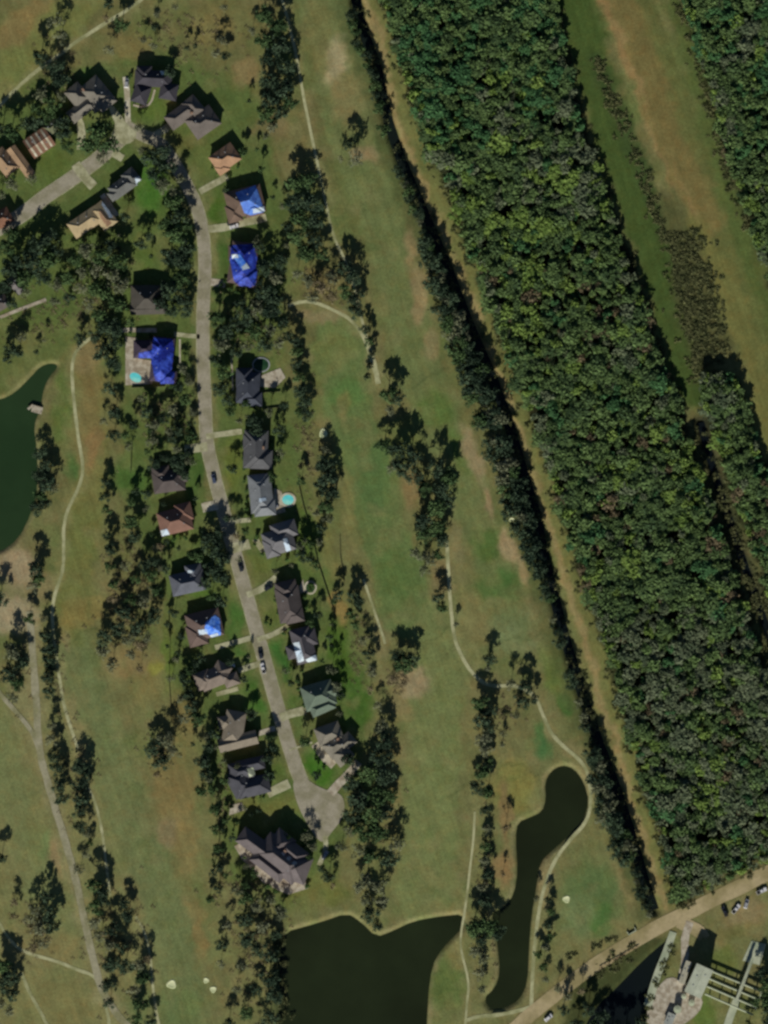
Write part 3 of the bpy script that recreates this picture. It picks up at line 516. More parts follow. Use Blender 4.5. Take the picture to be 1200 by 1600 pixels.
stand('behind the round pool garden', [(506, 718, 12), (512, 742, 13), (516, 766, 12), (510, 786, 11), (500, 752, 9), (514, 804, 9, T), (508, 700, 7, T)], D)
stand('beside the short worn path', [(552, 926, 9), (560, 938, 8), (548, 954, 9), (556, 972, 7, O_)], D)
stand('behind the houses above the cul-de-sac', [(568, 996, 8, T), (576, 1014, 9, D), (580, 1042, 9, T), (578, 1072, 7, B_), (598, 1128, 10, T), (600, 1152, 11, D), (590, 1176, 12, D), (606, 1180, 11, D), (590, 1098, 7, T)], D)
stand('at the fairway corner beside bare soil', [(632, 1030, 14, O_), (646, 1022, 11, D), (620, 1018, 10, D), (612, 1056, 8, B_), (630, 1062, 7, B_)], D)
stand('standing alone beside the path curve', [(764, 1024, 9, D)], D); stand('just below the lone path tree', [(762, 1040, 6, T)], D)
stand('around the small path bend below the putting green', [(798, 1064, 9, T), (820, 1068, 10, D), (814, 1090, 10, D), (832, 1088, 7, D), (806, 1112, 7, T), (786, 1142, 6, T), (784, 1160, 5, T)], D)
stand('in the narrow belt right of the long fairway', [(750, 1092, 12), (764, 1102, 11), (752, 1118, 12), (764, 1128, 10), (752, 1148, 12, T), (758, 1166, 11, T), (754, 1200, 12), (746, 1222, 11), (762, 1232, 9), (758, 1262, 7), (760, 1290, 7, T), (758, 1316, 8), (756, 1340, 8, T), (760, 1360, 8), (754, 1380, 9, T), (758, 1402, 9), (740, 1440, 13), (762, 1438, 14), (750, 1456, 12), (776, 1450, 11), (742, 1478, 11, T), (756, 1488, 11, T), (748, 1514, 9, T), (752, 1540, 7, T), (790, 1288, 8, B_), (786, 1362, 5, B_), (764, 1183, 7, O_)], D)
stand('between the narrow pond and its green', [(856, 1402, 5), (860, 1420, 6), (856, 1440, 7), (860, 1458, 7), (852, 1474, 7, T), (840, 1486, 6), (848, 1504, 7), (852, 1525, 6, T), (838, 1400, 5, T)], D)
stand('in the grove beside the cul-de-sac', [(548, 1216, 13), (574, 1202, 15), (600, 1206, 13), (560, 1240, 15), (586, 1236, 15), (608, 1236, 12), (552, 1266, 14), (580, 1264, 15), (602, 1264, 12), (566, 1292, 14), (590, 1292, 13), (546, 1292, 10, T), (618, 1316, 12, T), (608, 1334, 12, D), (560, 1320, 11, T), (578, 1330, 11, O_), (534, 1316, 9, T), (545, 1180, 9, D)], [D, O_])
stand('on the spit above the large pond', [(572, 1368, 13), (592, 1378, 12), (576, 1398, 12), (598, 1400, 10), (580, 1420, 11), (590, 1440, 8), (560, 1380, 9)], [D, T, T])
stand('in the belt left of the large pond', [(385, 1396, 11), (402, 1410, 10), (380, 1428, 11), (410, 1440, 11), (386, 1458, 12), (406, 1474, 11), (424, 1486, 11, D), (380, 1500, 10), (420, 1518, 12, D), (430, 1548, 12, D), (400, 1540, 9), (370, 1540, 8), (422, 1580, 12, D), (386, 1576, 10), (358, 1592, 8), (404, 1598, 9), (345, 1470, 9, D), (356, 1440, 8, T), (345, 1500, 7, T), (372, 1384, 9), (440, 1418, 10, T), (425, 1400, 8, T), (430, 1455, 9, D)], [D, T, O_, T])
stand('in the hedgerow behind the lower left houses', [(300, 1098, 11), (312, 1116, 10), (296, 1080, 9), (336, 1142, 9), (326, 1160, 9), (318, 1182, 10), (324, 1206, 10), (314, 1230, 9), (330, 1228, 8), (336, 1258, 8), (336, 1290, 7), (340, 1320, 7), (342, 1350, 7), (342, 1382, 7), (328, 1400, 6)], [D, D, O_])
stand('alone on the dry rough', [(242, 1162, 13, D), (262, 1148, 12, T), (270, 1168, 11, T), (254, 1184, 12, D), (246, 1206, 7, B_)], D)
stand('scattered between the left fairway and the houses', [(174, 852, 8), (172, 880, 8), (178, 908, 8), (178, 930, 8), (206, 810, 11), (214, 832, 10), (164, 988, 12), (186, 972, 12), (162, 1012, 11, T), (176, 1032, 10, T), (202, 990, 12), (216, 972, 11), (220, 1002, 10), (206, 1016, 9), (194, 950, 10), (236, 872, 9), (238, 894, 9), (240, 914, 9), (206, 930, 9), (214, 900, 8), (226, 934, 10), (170, 832, 7), (220, 1040, 7, B_), (240, 960, 9), (196, 880, 8, T), (250, 850, 7, B_), (230, 990, 9, T)], [D, T, O_, B_])
stand('in the broken row right of the left pond', [(172, 602, 10), (180, 640, 10), (178, 676, 9), (165, 752, 7), (166, 772, 8), (168, 792, 7), (196, 676, 6), (162, 655, 6, T)], D)
stand('on the right bank of the left pond', [(64, 702, 9), (70, 724, 10), (76, 750, 12), (66, 770, 11), (58, 788, 10), (86, 756, 9, T), (72, 782, 9), (60, 740, 8)], D)
stand('beside the bare sandy clearing', [(56, 884, 11), (62, 898, 10), (52, 910, 9, T)], D)
stand('around the gravel track fork', [(72, 988, 9), (76, 1006, 10), (78, 1026, 11), (76, 1050, 10), (78, 1074, 9), (46, 962, 8, O_), (20, 1012, 13, T), (36, 1028, 11, D), (14, 1042, 13), (28, 1060, 11, O_), (20, 1084, 9, T), (0, 930, 12), (70, 962, 7, T)], D)
stand('in the strip between gravel track and cart path', [(82, 1128, 8, T), (80, 1150, 9, T), (86, 1174, 10), (90, 1196, 10), (92, 1222, 10), (96, 1242, 9), (126, 1190, 11), (136, 1206, 10), (126, 1218, 11), (128, 1242, 11), (124, 1262, 10), (126, 1284, 10), (136, 1298, 7, T)], D)
stand('in the long grove beside the lower gravel track', [(148, 1376, 11), (160, 1388, 11), (150, 1410, 11), (148, 1434, 11, T), (158, 1456, 10, T), (164, 1402, 9), (176, 1446, 10), (196, 1408, 8), (200, 1424, 9), (172, 1470, 10, T), (190, 1474, 10), (176, 1496, 12), (196, 1502, 12), (216, 1500, 10, T), (224, 1522, 11), (210, 1540, 11, T), (170, 1532, 9), (172, 1562, 8), (220, 1562, 11, O_), (214, 1586, 11), (236, 1592, 9), (126, 1352, 8, T), (136, 1330, 7, T), (142, 1312, 5), (230, 1492, 9, B_)], [D, D, O_])
stand('in the round clump on the lower left fairway', [(72, 1394, 9), (56, 1414, 11, T), (78, 1420, 11), (82, 1440, 11), (62, 1444, 12, T), (46, 1430, 9, T), (70, 1466, 10, T), (52, 1472, 10, B_), (22, 1404, 7, B_), (22, 1426, 7, B_)], D)
stand('at the left edge near the lowest path', [(8, 1502, 12), (18, 1516, 12), (6, 1532, 12), (20, 1546, 11), (16, 1572, 9, T), (2, 1560, 9, T), (3, 1334, 8)], D)
stand('around the cart path in the upper left', [(86, 30, 13, T), (96, 52, 11, T), (64, 84, 12, D), (90, 98, 10, D), (94, 122, 11, D), (66, 142, 13, T), (82, 160, 12, O_), (60, 168, 10, O_), (96, 148, 10, T), (76, 178, 10, O_), (190, 34, 11, O_), (166, 26, 6, B_), (170, 2, 8, D), (245, 20, 6, T), (242, 40, 5, D), (350, 10, 6, T), (348, 60, 8, T), (352, 85, 7, D), (338, 80, 7, T), (225, 60, 6, T), (170, 75, 8, T), (240, 70, 6, T), (275, 10, 5, T), (305, 70, 4, D), (293, 74, 4, D)], T)
stand('behind the striped and tan roofs on the left', [(18, 202, 12), (4, 198, 10), (46, 190, 11), (60, 186, 10), (100, 202, 12), (106, 226, 9), (20, 282, 12, T), (50, 276, 9, T), (100, 190, 11), (2, 300, 9, T)], D)
tree('oak', 150, 208, 25, 'largest round leafy oak, on the island beside the upper driveways', None)
stand('along the upper bend of the street', [(256, 232, 11), (266, 256, 11), (236, 242, 13), (246, 266, 13), (258, 286, 12), (284, 276, 8), (162, 240, 12, T), (222, 232, 8), (276, 300, 11), (218, 196, 7, T)], [D, D, T])
stand('in the belt left of the upper street', [(272, 312, 13), (282, 334, 12), (276, 360, 13), (292, 382, 11), (266, 392, 13), (286, 406, 12), (280, 430, 13), (264, 446, 13), (286, 460, 13), (270, 478, 11), (292, 480, 9), (262, 346, 12), (250, 470, 10), (292, 350, 8)], [D, O_, D])
stand('in the dark grove below the left dead-end road', [(62, 380, 15), (78, 368, 13), (52, 406, 15), (76, 402, 14), (36, 402, 13), (16, 416, 13), (40, 430, 12), (70, 426, 12), (10, 382, 12), (22, 362, 11), (92, 386, 10), (10, 440, 11)], [D, D, D, O_])
stand('in the mixed woodland below the orange-roofed house', [(136, 386, 13), (156, 396, 13), (170, 382, 12), (186, 402, 14), (152, 416, 12), (176, 426, 13), (190, 440, 14), (130, 420, 11), (120, 402, 11), (106, 430, 10), (126, 446, 11), (150, 446, 11), (170, 456, 12), (186, 470, 12), (140, 470, 10), (156, 486, 11), (110, 460, 9), (90, 440, 10), (86, 466, 9), (166, 502, 12, D), (150, 520, 10, D), (176, 530, 13, D), (160, 545, 12, D), (178, 560, 12, D), (126, 525, 9, D), (180, 510, 12, D), (205, 500, 7), (20, 470, 9), (40, 455, 8)], [D, T, O_, O_, T])
stand('on the weedy lawn above the left pond', [(20, 540, 9), (36, 522, 8), (12, 556, 7), (30, 546, 9), (70, 530, 4), (58, 548, 4)], [T, D])
stand('around the two houses in mid street shade', [(340, 490, 12), (352, 510, 12), (346, 534, 13), (366, 500, 11), (386, 490, 13), (400, 476, 13), (420, 480, 12), (412, 450, 12), (430, 430, 12), (416, 412, 11), (440, 402, 10), (426, 460, 11), (378, 470, 9), (400, 510, 14), (424, 510, 12), (416, 532, 12), (370, 545, 10), (386, 535, 11), (440, 500, 9), (436, 530, 10), (350, 575, 12), (346, 600, 12), (356, 622, 9), (338, 556, 9), (450, 520, 7)], [D, O_, D, T])
stand('in the yards below the pool house', [(282, 600, 8), (286, 572, 8), (296, 592, 8), (230, 640, 9), (240, 660, 10), (256, 650, 9), (266, 670, 9), (236, 686, 9), (270, 636, 9), (290, 620, 9), (302, 640, 7), (300, 660, 7), (222, 620, 7), (240, 720, 9, D), (280, 716, 11, D), (290, 735, 9, D), (276, 698, 8), (296, 705, 6)], [T, D, T, O_])
stand('in the big canopy shading the mid street', [(326, 834, 12), (336, 850, 13), (346, 868, 13), (332, 886, 13), (346, 894, 11), (312, 864, 9), (322, 906, 9), (340, 828, 9)], [D, O_])
stand('beside the grey house with mown lawn', [(396, 652, 11, D), (402, 668, 10, D), (360, 640, 7, O_), (375, 655, 6, T), (384, 626, 6, O_)], D)
stand('at the front walk opposite the cul-de-sac house', [(424, 1162, 9, D), (420, 1180, 8, D), (422, 1148, 6, O_)], D)
stand('in front of the large dark-roofed mansion', [(478, 1302, 8, T), (490, 1318, 7, T), (484, 1336, 6, O_), (514, 1364, 9, D), (504, 1354, 6, D), (520, 1378, 6, B_)], D)
stand('behind the grey-tan house with the dark pool yard', [(290, 1060, 8, D), (294, 1044, 7, O_), (360, 1030, 6, D), (392, 1118, 5, D), (455, 1064, 5, D), (466, 1060, 4, O_)], D)
stand('beside the pale-roofed house of mid street', [(358, 806, 6, D), (368, 806, 5, D), (372, 834, 6, B_), (384, 826, 6, O_), (375, 870, 5, T), (486, 868, 7, D), (472, 858, 6, O_)], D)
stand('alone near the top of the main fairway', [(556, 240, 12, T)], D)
stand('beside the lone thin fairway tree', [(548, 222, 9, D), (532, 246, 5, T)], D)
stand('on the levee bank by the pump station', [(870, 1538, 8, T), (885, 1550, 9, T), (908, 1542, 7, B_), (880, 1572, 8, D)], D)
stand('crowding the dark canal at the bottom', [(918, 1572, 9), (940, 1584, 11), (956, 1600, 12), (978, 1600, 11), (930, 1602, 11), (1000, 1592, 9), (902, 1594, 8)], D)
stand('in the lower right corner by the pipes', [(1196, 1530, 12), (1192, 1552, 13), (1204, 1575, 14), (1186, 1512, 9), (1196, 1598, 12), (1170, 1598, 9)], [D, O_])
HC = [(485,925),(452,790),(212,600),(408,580),(150,148),(122,160),(236,130),(256,144),(303,176),(318,192),(352,248),(383,316),(380,412),(230,468),(250,562),(212,580),(192,292),(134,348),(162,338),(62,224),(20,254),(264,752),(274,814),(294,910),(320,976),(340,1056),(366,1136),(372,1158),(386,1222),(440,1340),(404,1322),(462,1356),(388,606),(400,702),(408,772),(436,846),(452,944),(474,1008),(498,1086),(524,1164)]
YARD = [(200, 700, 500, 640, 800, 'in the yards of the middle street'), (210, 560, 800, 0, 960, 'in the yards beside the pale driveways'), (250, 560, 960, 0, 1130, 'in the yards of the lower street'), (290, 560, 1130, 0, 1380, 'in the yards around the cul-de-sac'), (160, 450, 110, 0, 480, 'in the yards of the upper street')]
for x0, x1, y0, _, y1, nm in YARD:
    q = []; tr = 0; x1 = min(x1, 540)
    while len(q) < 30 and tr < 900:
        tr += 1; x = rng.uniform(x0, x1); y = rng.uniform(y0 if y0 != 500 else 620, y1); rx = np.interp(y, [p_[1] for p_ in MAINROAD[3:]], [p_[0] for p_ in MAINROAD[3:]])
        if y > 240 and not 20 < abs(x - rx) < 150: continue
        if y > 240 and abs(x - rx) < 62 and rng.random() < .65: continue
        if min(math.hypot(x - a_, y - b_) for a_, b_ in HC) < 33 or dist_line(np.array([x]), np.array([y]), WESTROAD)[0] < 16 or math.hypot(x - 505, y - 1262) < 55: continue
        if any(math.hypot(x - p_[0], y - p_[1]) < 9 for p_ in q) or any(dist_line(np.array([x]), np.array([y]), d_[0])[0] < 7 for d_ in DRV): continue
        q.append((x, y, rng.choice([3.5, 5, 6, 7, 8.5])))
    stand(nm, q, [D, D, O_, T], share=True)
# the belt along the ditch
def at_line(pts, s):
    for a_, b_ in zip(pts[:-1], pts[1:]):
        l_ = math.hypot(b_[0] - a_[0], b_[1] - a_[1])
        if s <= l_: return a_[0] + (b_[0] - a_[0]) * s / l_, a_[1] + (b_[1] - a_[1]) * s / l_, (b_[0] - a_[0]) / l_, (b_[1] - a_[1]) / l_
        s -= l_
    return None
belt = []; s_ = 55
while True:
    q = at_line(DITCH, s_)
    if not q: break
    x, y, tx, ty = q
    wdt = np.interp(y, [0, 60, 130, 200, 235, 250, 330, 400, 480, 560, 700, 860, 900, 1000, 1120, 1200, 1260, 1320, 1360, 1425], [5, 18, 9, 9, 2, 9, 12, 26, 38, 40, 48, 28, 9, 8, 9, 26, 40, 28, 7, 7])
    nrow = 1 if wdt < 20 else (2 if wdt < 38 else 3)
    if wdt > 6 and rng.random() < (.97 if wdt > 16 else .72):
        for k in range(nrow):
            off = 9 + (wdt - 8) * (k + rng.uniform(.1, .7)) / nrow; r_ = rng.uniform(9, 14) if wdt > 18 else rng.uniform(6.5, 9)
            yy = y + off * tx + rng.uniform(-4, 4); xx = x - off * ty + rng.uniform(-3, 3)
            belt.append((xx, yy, r_))
    s_ += 17 if wdt > 18 else 13
nb_ = len(belt)
for i, (a0, a1, nm) in enumerate([(0, 240, 'its top end'), (240, 420, 'the cart path fork'), (420, 620, 'the upper fairway'), (620, 800, 'the tree clump fairway'), (800, 1000, 'the lower putting green'), (1000, 1190, 'the path bend'), (1190, 1450, 'the narrow pond')]):
    stand('along the straight ditch, level with ' + nm, [q for q in belt if a0 <= q[1] < a1], [D, D, D, O_, T] if i else [D, O_], share=True)
# ------------------------------------------------------------------ the woodland
WP = {}
for kind, n, rad, hgt, size in (('wood_a', 380, 3.4, 12, .5), ('wood_b', 330, 3.2, 12.5, .5), ('wood_c', 300, 3.4, 12, .46), ('wood_d', 360, 3.2, 12, .5), ('wood_e', 170, 3.2, 11, .42)):
    WP[kind] = []
    for s in range(4):
        lb = lobes_for(rad, hgt, 1.0, 9, 900 + s * 11 + n, .72, .42); v, f, var = leaves(lb, n, size, seed=n + s, jit=1.0); var = var + np.repeat(nr.uniform(-.25, .25, n), 4)
        b = MB(); b.tube((0, 0, -.2), (0, 0, hgt * .5), .25, .18, 6)
        for q in lb: b.tube((0, 0, hgt * .45), q[:3], .12, .05, 4); b.tube(q[:3], (q[0] * 1.6, q[1] * 1.6, q[2] + .5), .05, .03, 4)
        tv = np.array(b.v); tf = np.array([q for q in b.f if len(q) == 4]); nv = len(v)
        V = np.concatenate([v, tv]); F = np.concatenate([f, tf + nv]); va = np.concatenate([var, np.zeros(len(tv))])
        mi = np.concatenate([np.zeros(len(f)), np.ones(len(tf))])
        WP[kind].append((V, F, va, mi, fast_mesh(kind, V, F, [M[kind], M['bark']], va, mi)))
cand = []
def fill(polyg, n, rmin):
    xs = [q[0] for q in polyg]; ys = [q[1] for q in polyg]
    X = nr.uniform(min(xs), max(xs), n * 12); Y = nr.uniform(min(ys), max(ys), n * 12); ok = sdf_poly(X, Y, polyg) < -7; X = X[ok]; Y = Y[ok]
    grid = {}; out = []
    for x, y in zip(X, Y):
        gx, gy = int(x // rmin), int(y // rmin)
        if any((x - a_) ** 2 + (y - b_) ** 2 < rmin * rmin for i in (-1, 0, 1) for j in (-1, 0, 1) for a_, b_ in grid.get((gx + i, gy + j), [])): continue
        grid.setdefault((gx, gy), []).append((x, y)); out.append((x, y))
    return out
for nm, pg in (('main', WOOD_A), ('corner', WOOD_B), ('edge', WOOD_C)):
    for x, y in fill(pg, 3600, 10): cand.append((x, y, nm))
def wood_kind(x, y):
    n1 = vnoise(np.array([x]), np.array([y]), 70, 31)[0]; n2 = vnoise(np.array([x]), np.array([y]), 32, 33)[0]; u = rng.random()
    if y < 240 and n1 > .3 and u < .42: return 'wood_d'
    if 250 < y < 420 and u < .16: return 'wood_b'
    if y > 950: return 'wood_c' if u < .56 else ('wood_b' if n2 > .72 and u < .75 else ('wood_e' if u < .62 else ('wood_d' if n2 < .2 else 'wood_a')))
    if n2 > .74: return 'wood_b' if u < .5 else 'wood_a'
    if n2 < .2: return 'wood_d' if u < .6 else 'wood_a'
    if n1 < .3: return 'wood_c' if u < .6 else 'wood_a'
    return 'wood_e' if u < .12 else ('wood_c' if u < .2 else 'wood_a')
SPECIAL = [(780, 225, 20, 'wood_b'), (866, 272, 16, 'wood_b'), (880, 295, 20, 'wood_b'), (815, 340, 20, 'wood_b'), (735, 282, 14, 'wood_b'), (785, 120, 14, 'wood_b'), (840, 130, 12, 'wood_b'), (895, 575, 15, 'wood_b'), (980, 880, 18, 'wood_b'), (965, 750, 12, 'wood_b'), (1080, 760, 14, 'wood_d'), (1115, 925, 14, 'wood_b'), (1085, 1125, 12, 'wood_b'), (1022, 1165, 13, 'wood_b'), (1095, 1255, 11, 'wood_b'), (1125, 1225, 12, 'wood_b'), (1150, 1300, 13, 'wood_d'), (1150, 35, 13, 'wood_b'), (1180, 85, 15, 'wood_b'), (825, 465, 13, 'wood_e'), (800, 500, 11, 'wood_e'), (1000, 690, 11, 'wood_e')]
WL = {'wood_a': ('woodland_tree', 'mid green crown'), 'wood_b': ('yellow_green_tree', 'pale yellow-green crown'), 'wood_c': ('grey_green_tree', 'dull grey-green crown'), 'wood_d': ('bright_green_tree', 'bright green crown'), 'wood_e': ('bare_tree', 'brown bare crown')}
def band(x, y, nm):
    if nm == 'corner': return 'in the wood at the upper right corner'
    if nm == 'edge': return 'in the wood right of the dark canal'
    k = int(min(max(y, 0), 1399) // 200); left = dist_line(np.array([x]), np.array([y]), TRACK_N)[0] < 90
    return 'on the %s side of the big wood, %s' % ('left' if left else 'inner', ['at its very top', 'below the top', 'beside the upper fairway', 'beside the clump fairway', 'right of the pool houses', 'right of the narrow belt', 'above the levee road'][k])
specs = []
for x, y, r_, k in SPECIAL:
    nm = 'corner' if x > 1120 and y < 400 else 'main'; specs.append((x, y, r_ * 1.0, k, nm))
for x, y, nm in cand:
    if any((x - q[0]) ** 2 + (y - q[1]) ** 2 < (q[2] * .8) ** 2 for q in SPECIAL): continue
    if nm == 'main' and vnoise(np.array([x]), np.array([y]), 24, 77)[0] < .14: continue
    if rng.random() < .05: continue
    specs.append((x, y, min(rng.lognormvariate(2.12, .38), 18), wood_kind(x, y), nm))
specs.sort(key=lambda q: -q[2] * (1 if -5 < q[0] < 1205 and -5 < q[1] < 1605 else .01))
SV, SF, SA, SM = [], [], [], []; off = 0
kinds_list = ['wood_a', 'wood_b', 'wood_c', 'wood_d', 'wood_e']
for i, (x, y, r_, k, nm) in enumerate(specs):
    V, F, va, mi, me_ = rng.choice(WP[k]); wx, wy = W(x, y); s = r_ * S / 3.3 * 1.12; hz = rng.uniform(.62, .86); rz = rng.uniform(0, 6.283)
    if min(abs(sdf_poly(np.array([x]), np.array([y]), pg)[0]) for pg in (WOOD_A, WOOD_B, WOOD_C)) < 20: hz *= .72
    if i < 300:
        o = link(bpy.data.objects.new(WL[k][0], me_)); o.location = (wx, wy, 0); o.rotation_euler = (0, 0, rz); o.scale = (s, s, hz)
        bl = band(x, y, nm); tag(o, WL[k][1] + ' ' + bl, 'tree', WL[k][1] + 's ' + bl)
    else:
        if not (-25 < x < 1225 and -25 < y < 1625): continue
        c_, s2 = math.cos(rz), math.sin(rz); T_ = V * np.array([s, s, hz])
        SV.append(np.stack([T_[:, 0] * c_ - T_[:, 1] * s2 + wx, T_[:, 0] * s2 + T_[:, 1] * c_ + wy, T_[:, 2]], 1)); SF.append(F + off); off += len(V)
        SA.append(va + rng.uniform(-.3, .3)); SM.append(np.where(mi == 1, 5, kinds_list.index(k)))
US = leaves(lobes_for(3.0, 6.5, .8, 6, 77, .8, .45), 130, .6, seed=12, jit=1.0)
for pg in (WOOD_A, WOOD_B, WOOD_C):
    for x, y in fill(pg, 1500, 15):
        if not (-10 < x < 1210 and -10 < y < 1610): continue
        wx, wy = W(x, y); rz = rng.uniform(0, 6.28); c_, s2 = math.cos(rz), math.sin(rz); T_ = US[0] * rng.uniform(.9, 1.3)
        SV.append(np.stack([T_[:, 0] * c_ - T_[:, 1] * s2 + wx, T_[:, 0] * s2 + T_[:, 1] * c_ + wy, T_[:, 2]], 1)); SF.append(US[1] + off); off += len(US[0])
        SA.append(US[2] + rng.uniform(-.2, .4)); SM.append(np.full(len(US[1]), rng.choice([0, 0, 2, 1, 3])))
me = fast_mesh('woodland', np.concatenate(SV), np.concatenate(SF), [M[k] for k in kinds_list] + [M['bark']], np.concatenate(SA), np.concatenate(SM))
o = link(bpy.data.objects.new('woodland', me)); tag(o, 'dense mixed woodland filling the right side between the levee tracks', 'woodland', kind='stuff')
print('wood trees', len(specs), 'verts', off)
# low scrub: edges of the wood, the swale and the ditch banks (uncountable)
lb = lobes_for(1.9, .75, .35, 6, 5, .8, .5); V0, F0, A0 = leaves(lb, 60, .36, seed=5)
pts = []
def along(line_, n, sd, step=None):
    tot = sum(math.hypot(b_[0] - a_[0], b_[1] - a_[1]) for a_, b_ in zip(line_[:-1], line_[1:]))
    for _ in range(n):
        q = at_line(line_, rng.uniform(0, tot - 1)); o_ = rng.gauss(0, sd); pts.append((q[0] - q[3] * o_, q[1] + q[2] * o_, rng.uniform(.35, 1.0)))
along(WOOD_A + [WOOD_A[0]], 520, 5); along([(930, 90), (965, 170), (1010, 290), (1050, 400), (1080, 500), (1095, 600)], 300, 7); along(DITCH, 330, 7)
along(WOOD_B[4:] + [WOOD_B[0]], 150, 6); along(CANAL_E, 260, 17); along([(1070, 360), (1090, 460), (1110, 570)], 420, 16); along([(880, 1500), (1000, 1450)], 14, 2)
along(CANAL_S[-12:], 40, 4); along([(437, 1460), (438, 1600)], 60, 5); along([(930, 1520), (1000, 1480)], 24, 8)
SV, SF, SA = [], [], []; off = 0
for x, y, s in pts:
    wx, wy = W(x, y); rz = rng.uniform(0, 6.28); c_, s2 = math.cos(rz), math.sin(rz); T_ = V0 * np.array([s, s, s])
    SV.append(np.stack([T_[:, 0] * c_ - T_[:, 1] * s2 + wx, T_[:, 0] * s2 + T_[:, 1] * c_ + wy, T_[:, 2] - .1], 1)); SF.append(F0 + off); off += len(V0); SA.append(A0 + rng.uniform(-.4, .4))
me = fast_mesh('scrub', np.concatenate(SV), np.concatenate(SF), [M['scrub']], np.concatenate(SA))
o = link(bpy.data.objects.new('scrub', me)); tag(o, 'low green scrub along the ditch banks and woodland edges', 'scrub', kind='stuff')
# ground litter under the thin trees: fallen brush (uncountable)
lb = [(0, 0, .05, 1.3, 1.3, .12)]; V0, F0, A0 = leaves(lb, 14, .24, seed=8)
pts = []
for cx, cy, sx, sy, n in ((200, 930, 35, 80, 240), (500, 440, 30, 22, 70), (250, 1170, 20, 26, 60), (90, 120, 30, 50, 120), (150, 460, 50, 50, 160), (400, 1480, 40, 70, 190), (180, 1470, 40, 70, 140), (300, 60, 80, 45, 130), (25, 1040, 20, 40, 60), (60, 1450, 25, 30, 80), (620, 1060, 18, 26, 60), (400, 500, 60, 50, 110), (255, 650, 35, 35, 110), (70, 500, 60, 35, 100), (760, 1400, 12, 110, 90), (600, 1250, 20, 70, 60), (120, 1200, 25, 60, 80), (90, 1060, 15, 50, 40), (480, 700, 20, 80, 80), (560, 1000, 16, 60, 60), (350, 1260, 14, 60, 60), (790, 1110, 20, 30, 40), (380, 1390, 50, 20, 60)):
    for _ in range(n): pts.append((rng.gauss(cx, sx * .6), rng.gauss(cy, sy * .6), rng.uniform(.5, 1.4)))
SV, SF, SA = [], [], []; off = 0
def wet(x, y): return any(inside(x, y, q) for q in (POND_W, POND_S, POND_E))
for x, y, s in pts:
    if wet(x, y) or dist_line(np.array([x]), np.array([y]), MAINROAD)[0] < 14: continue
    wx, wy = W(x, y); SV.append(V0 * s + np.array([wx, wy, 0])); SF.append(F0 + off); off += len(V0); SA.append(A0 + rng.uniform(-.4, .4))
me = fast_mesh('brush', np.concatenate(SV), np.concatenate(SF), [M['brown']], np.concatenate(SA))
o = link(bpy.data.objects.new('brush', me)); tag(o, 'fallen twigs and brush strewn over the grass', 'brush', kind='stuff')
# ------------------------------------------------------------------ houses
ROOFM = {}
def roofmat(rgb):
    if rgb not in ROOFM:
        c = tuple(v * .8 for v in A(*rgb)); m, t, p, N, L = mat_new('roof_shingles')
        tc = N.new('ShaderNodeTexCoord')
        n1 = N.new('ShaderNodeTexNoise'); n1.inputs['Scale'].default_value = 1.6; n1.inputs['Detail'].default_value = 5; n1.inputs['Roughness'].default_value = .7
        n2 = N.new('ShaderNodeTexNoise'); n2.inputs['Scale'].default_value = .22; n2.inputs['Detail'].default_value = 3
        L.new(tc.outputs['Object'], n1.inputs[0]); L.new(tc.outputs['Object'], n2.inputs[0])
        a_ = N.new('ShaderNodeMath'); a_.operation = 'ADD'; L.new(n1.outputs[0], a_.inputs[0]); L.new(n2.outputs[0], a_.inputs[1])
        mr = N.new('ShaderNodeMapRange'); mr.inputs['From Min'].default_value = .7; mr.inputs['From Max'].default_value = 1.3; mr.inputs['To Min'].default_value = .78; mr.inputs['To Max'].default_value = 1.24
        L.new(a_.outputs[0], mr.inputs[0]); vs = N.new('ShaderNodeVectorMath'); vs.operation = 'SCALE'; vs.inputs[0].default_value = c; L.new(mr.outputs[0], vs.inputs['Scale'])
        L.new(vs.outputs[0], p.inputs['Base Color']); p.inputs['Roughness'].default_value = .9; p.inputs['Specular IOR Level'].default_value = .2
        ROOFM[rgb] = m
    return ROOFM[rgb]
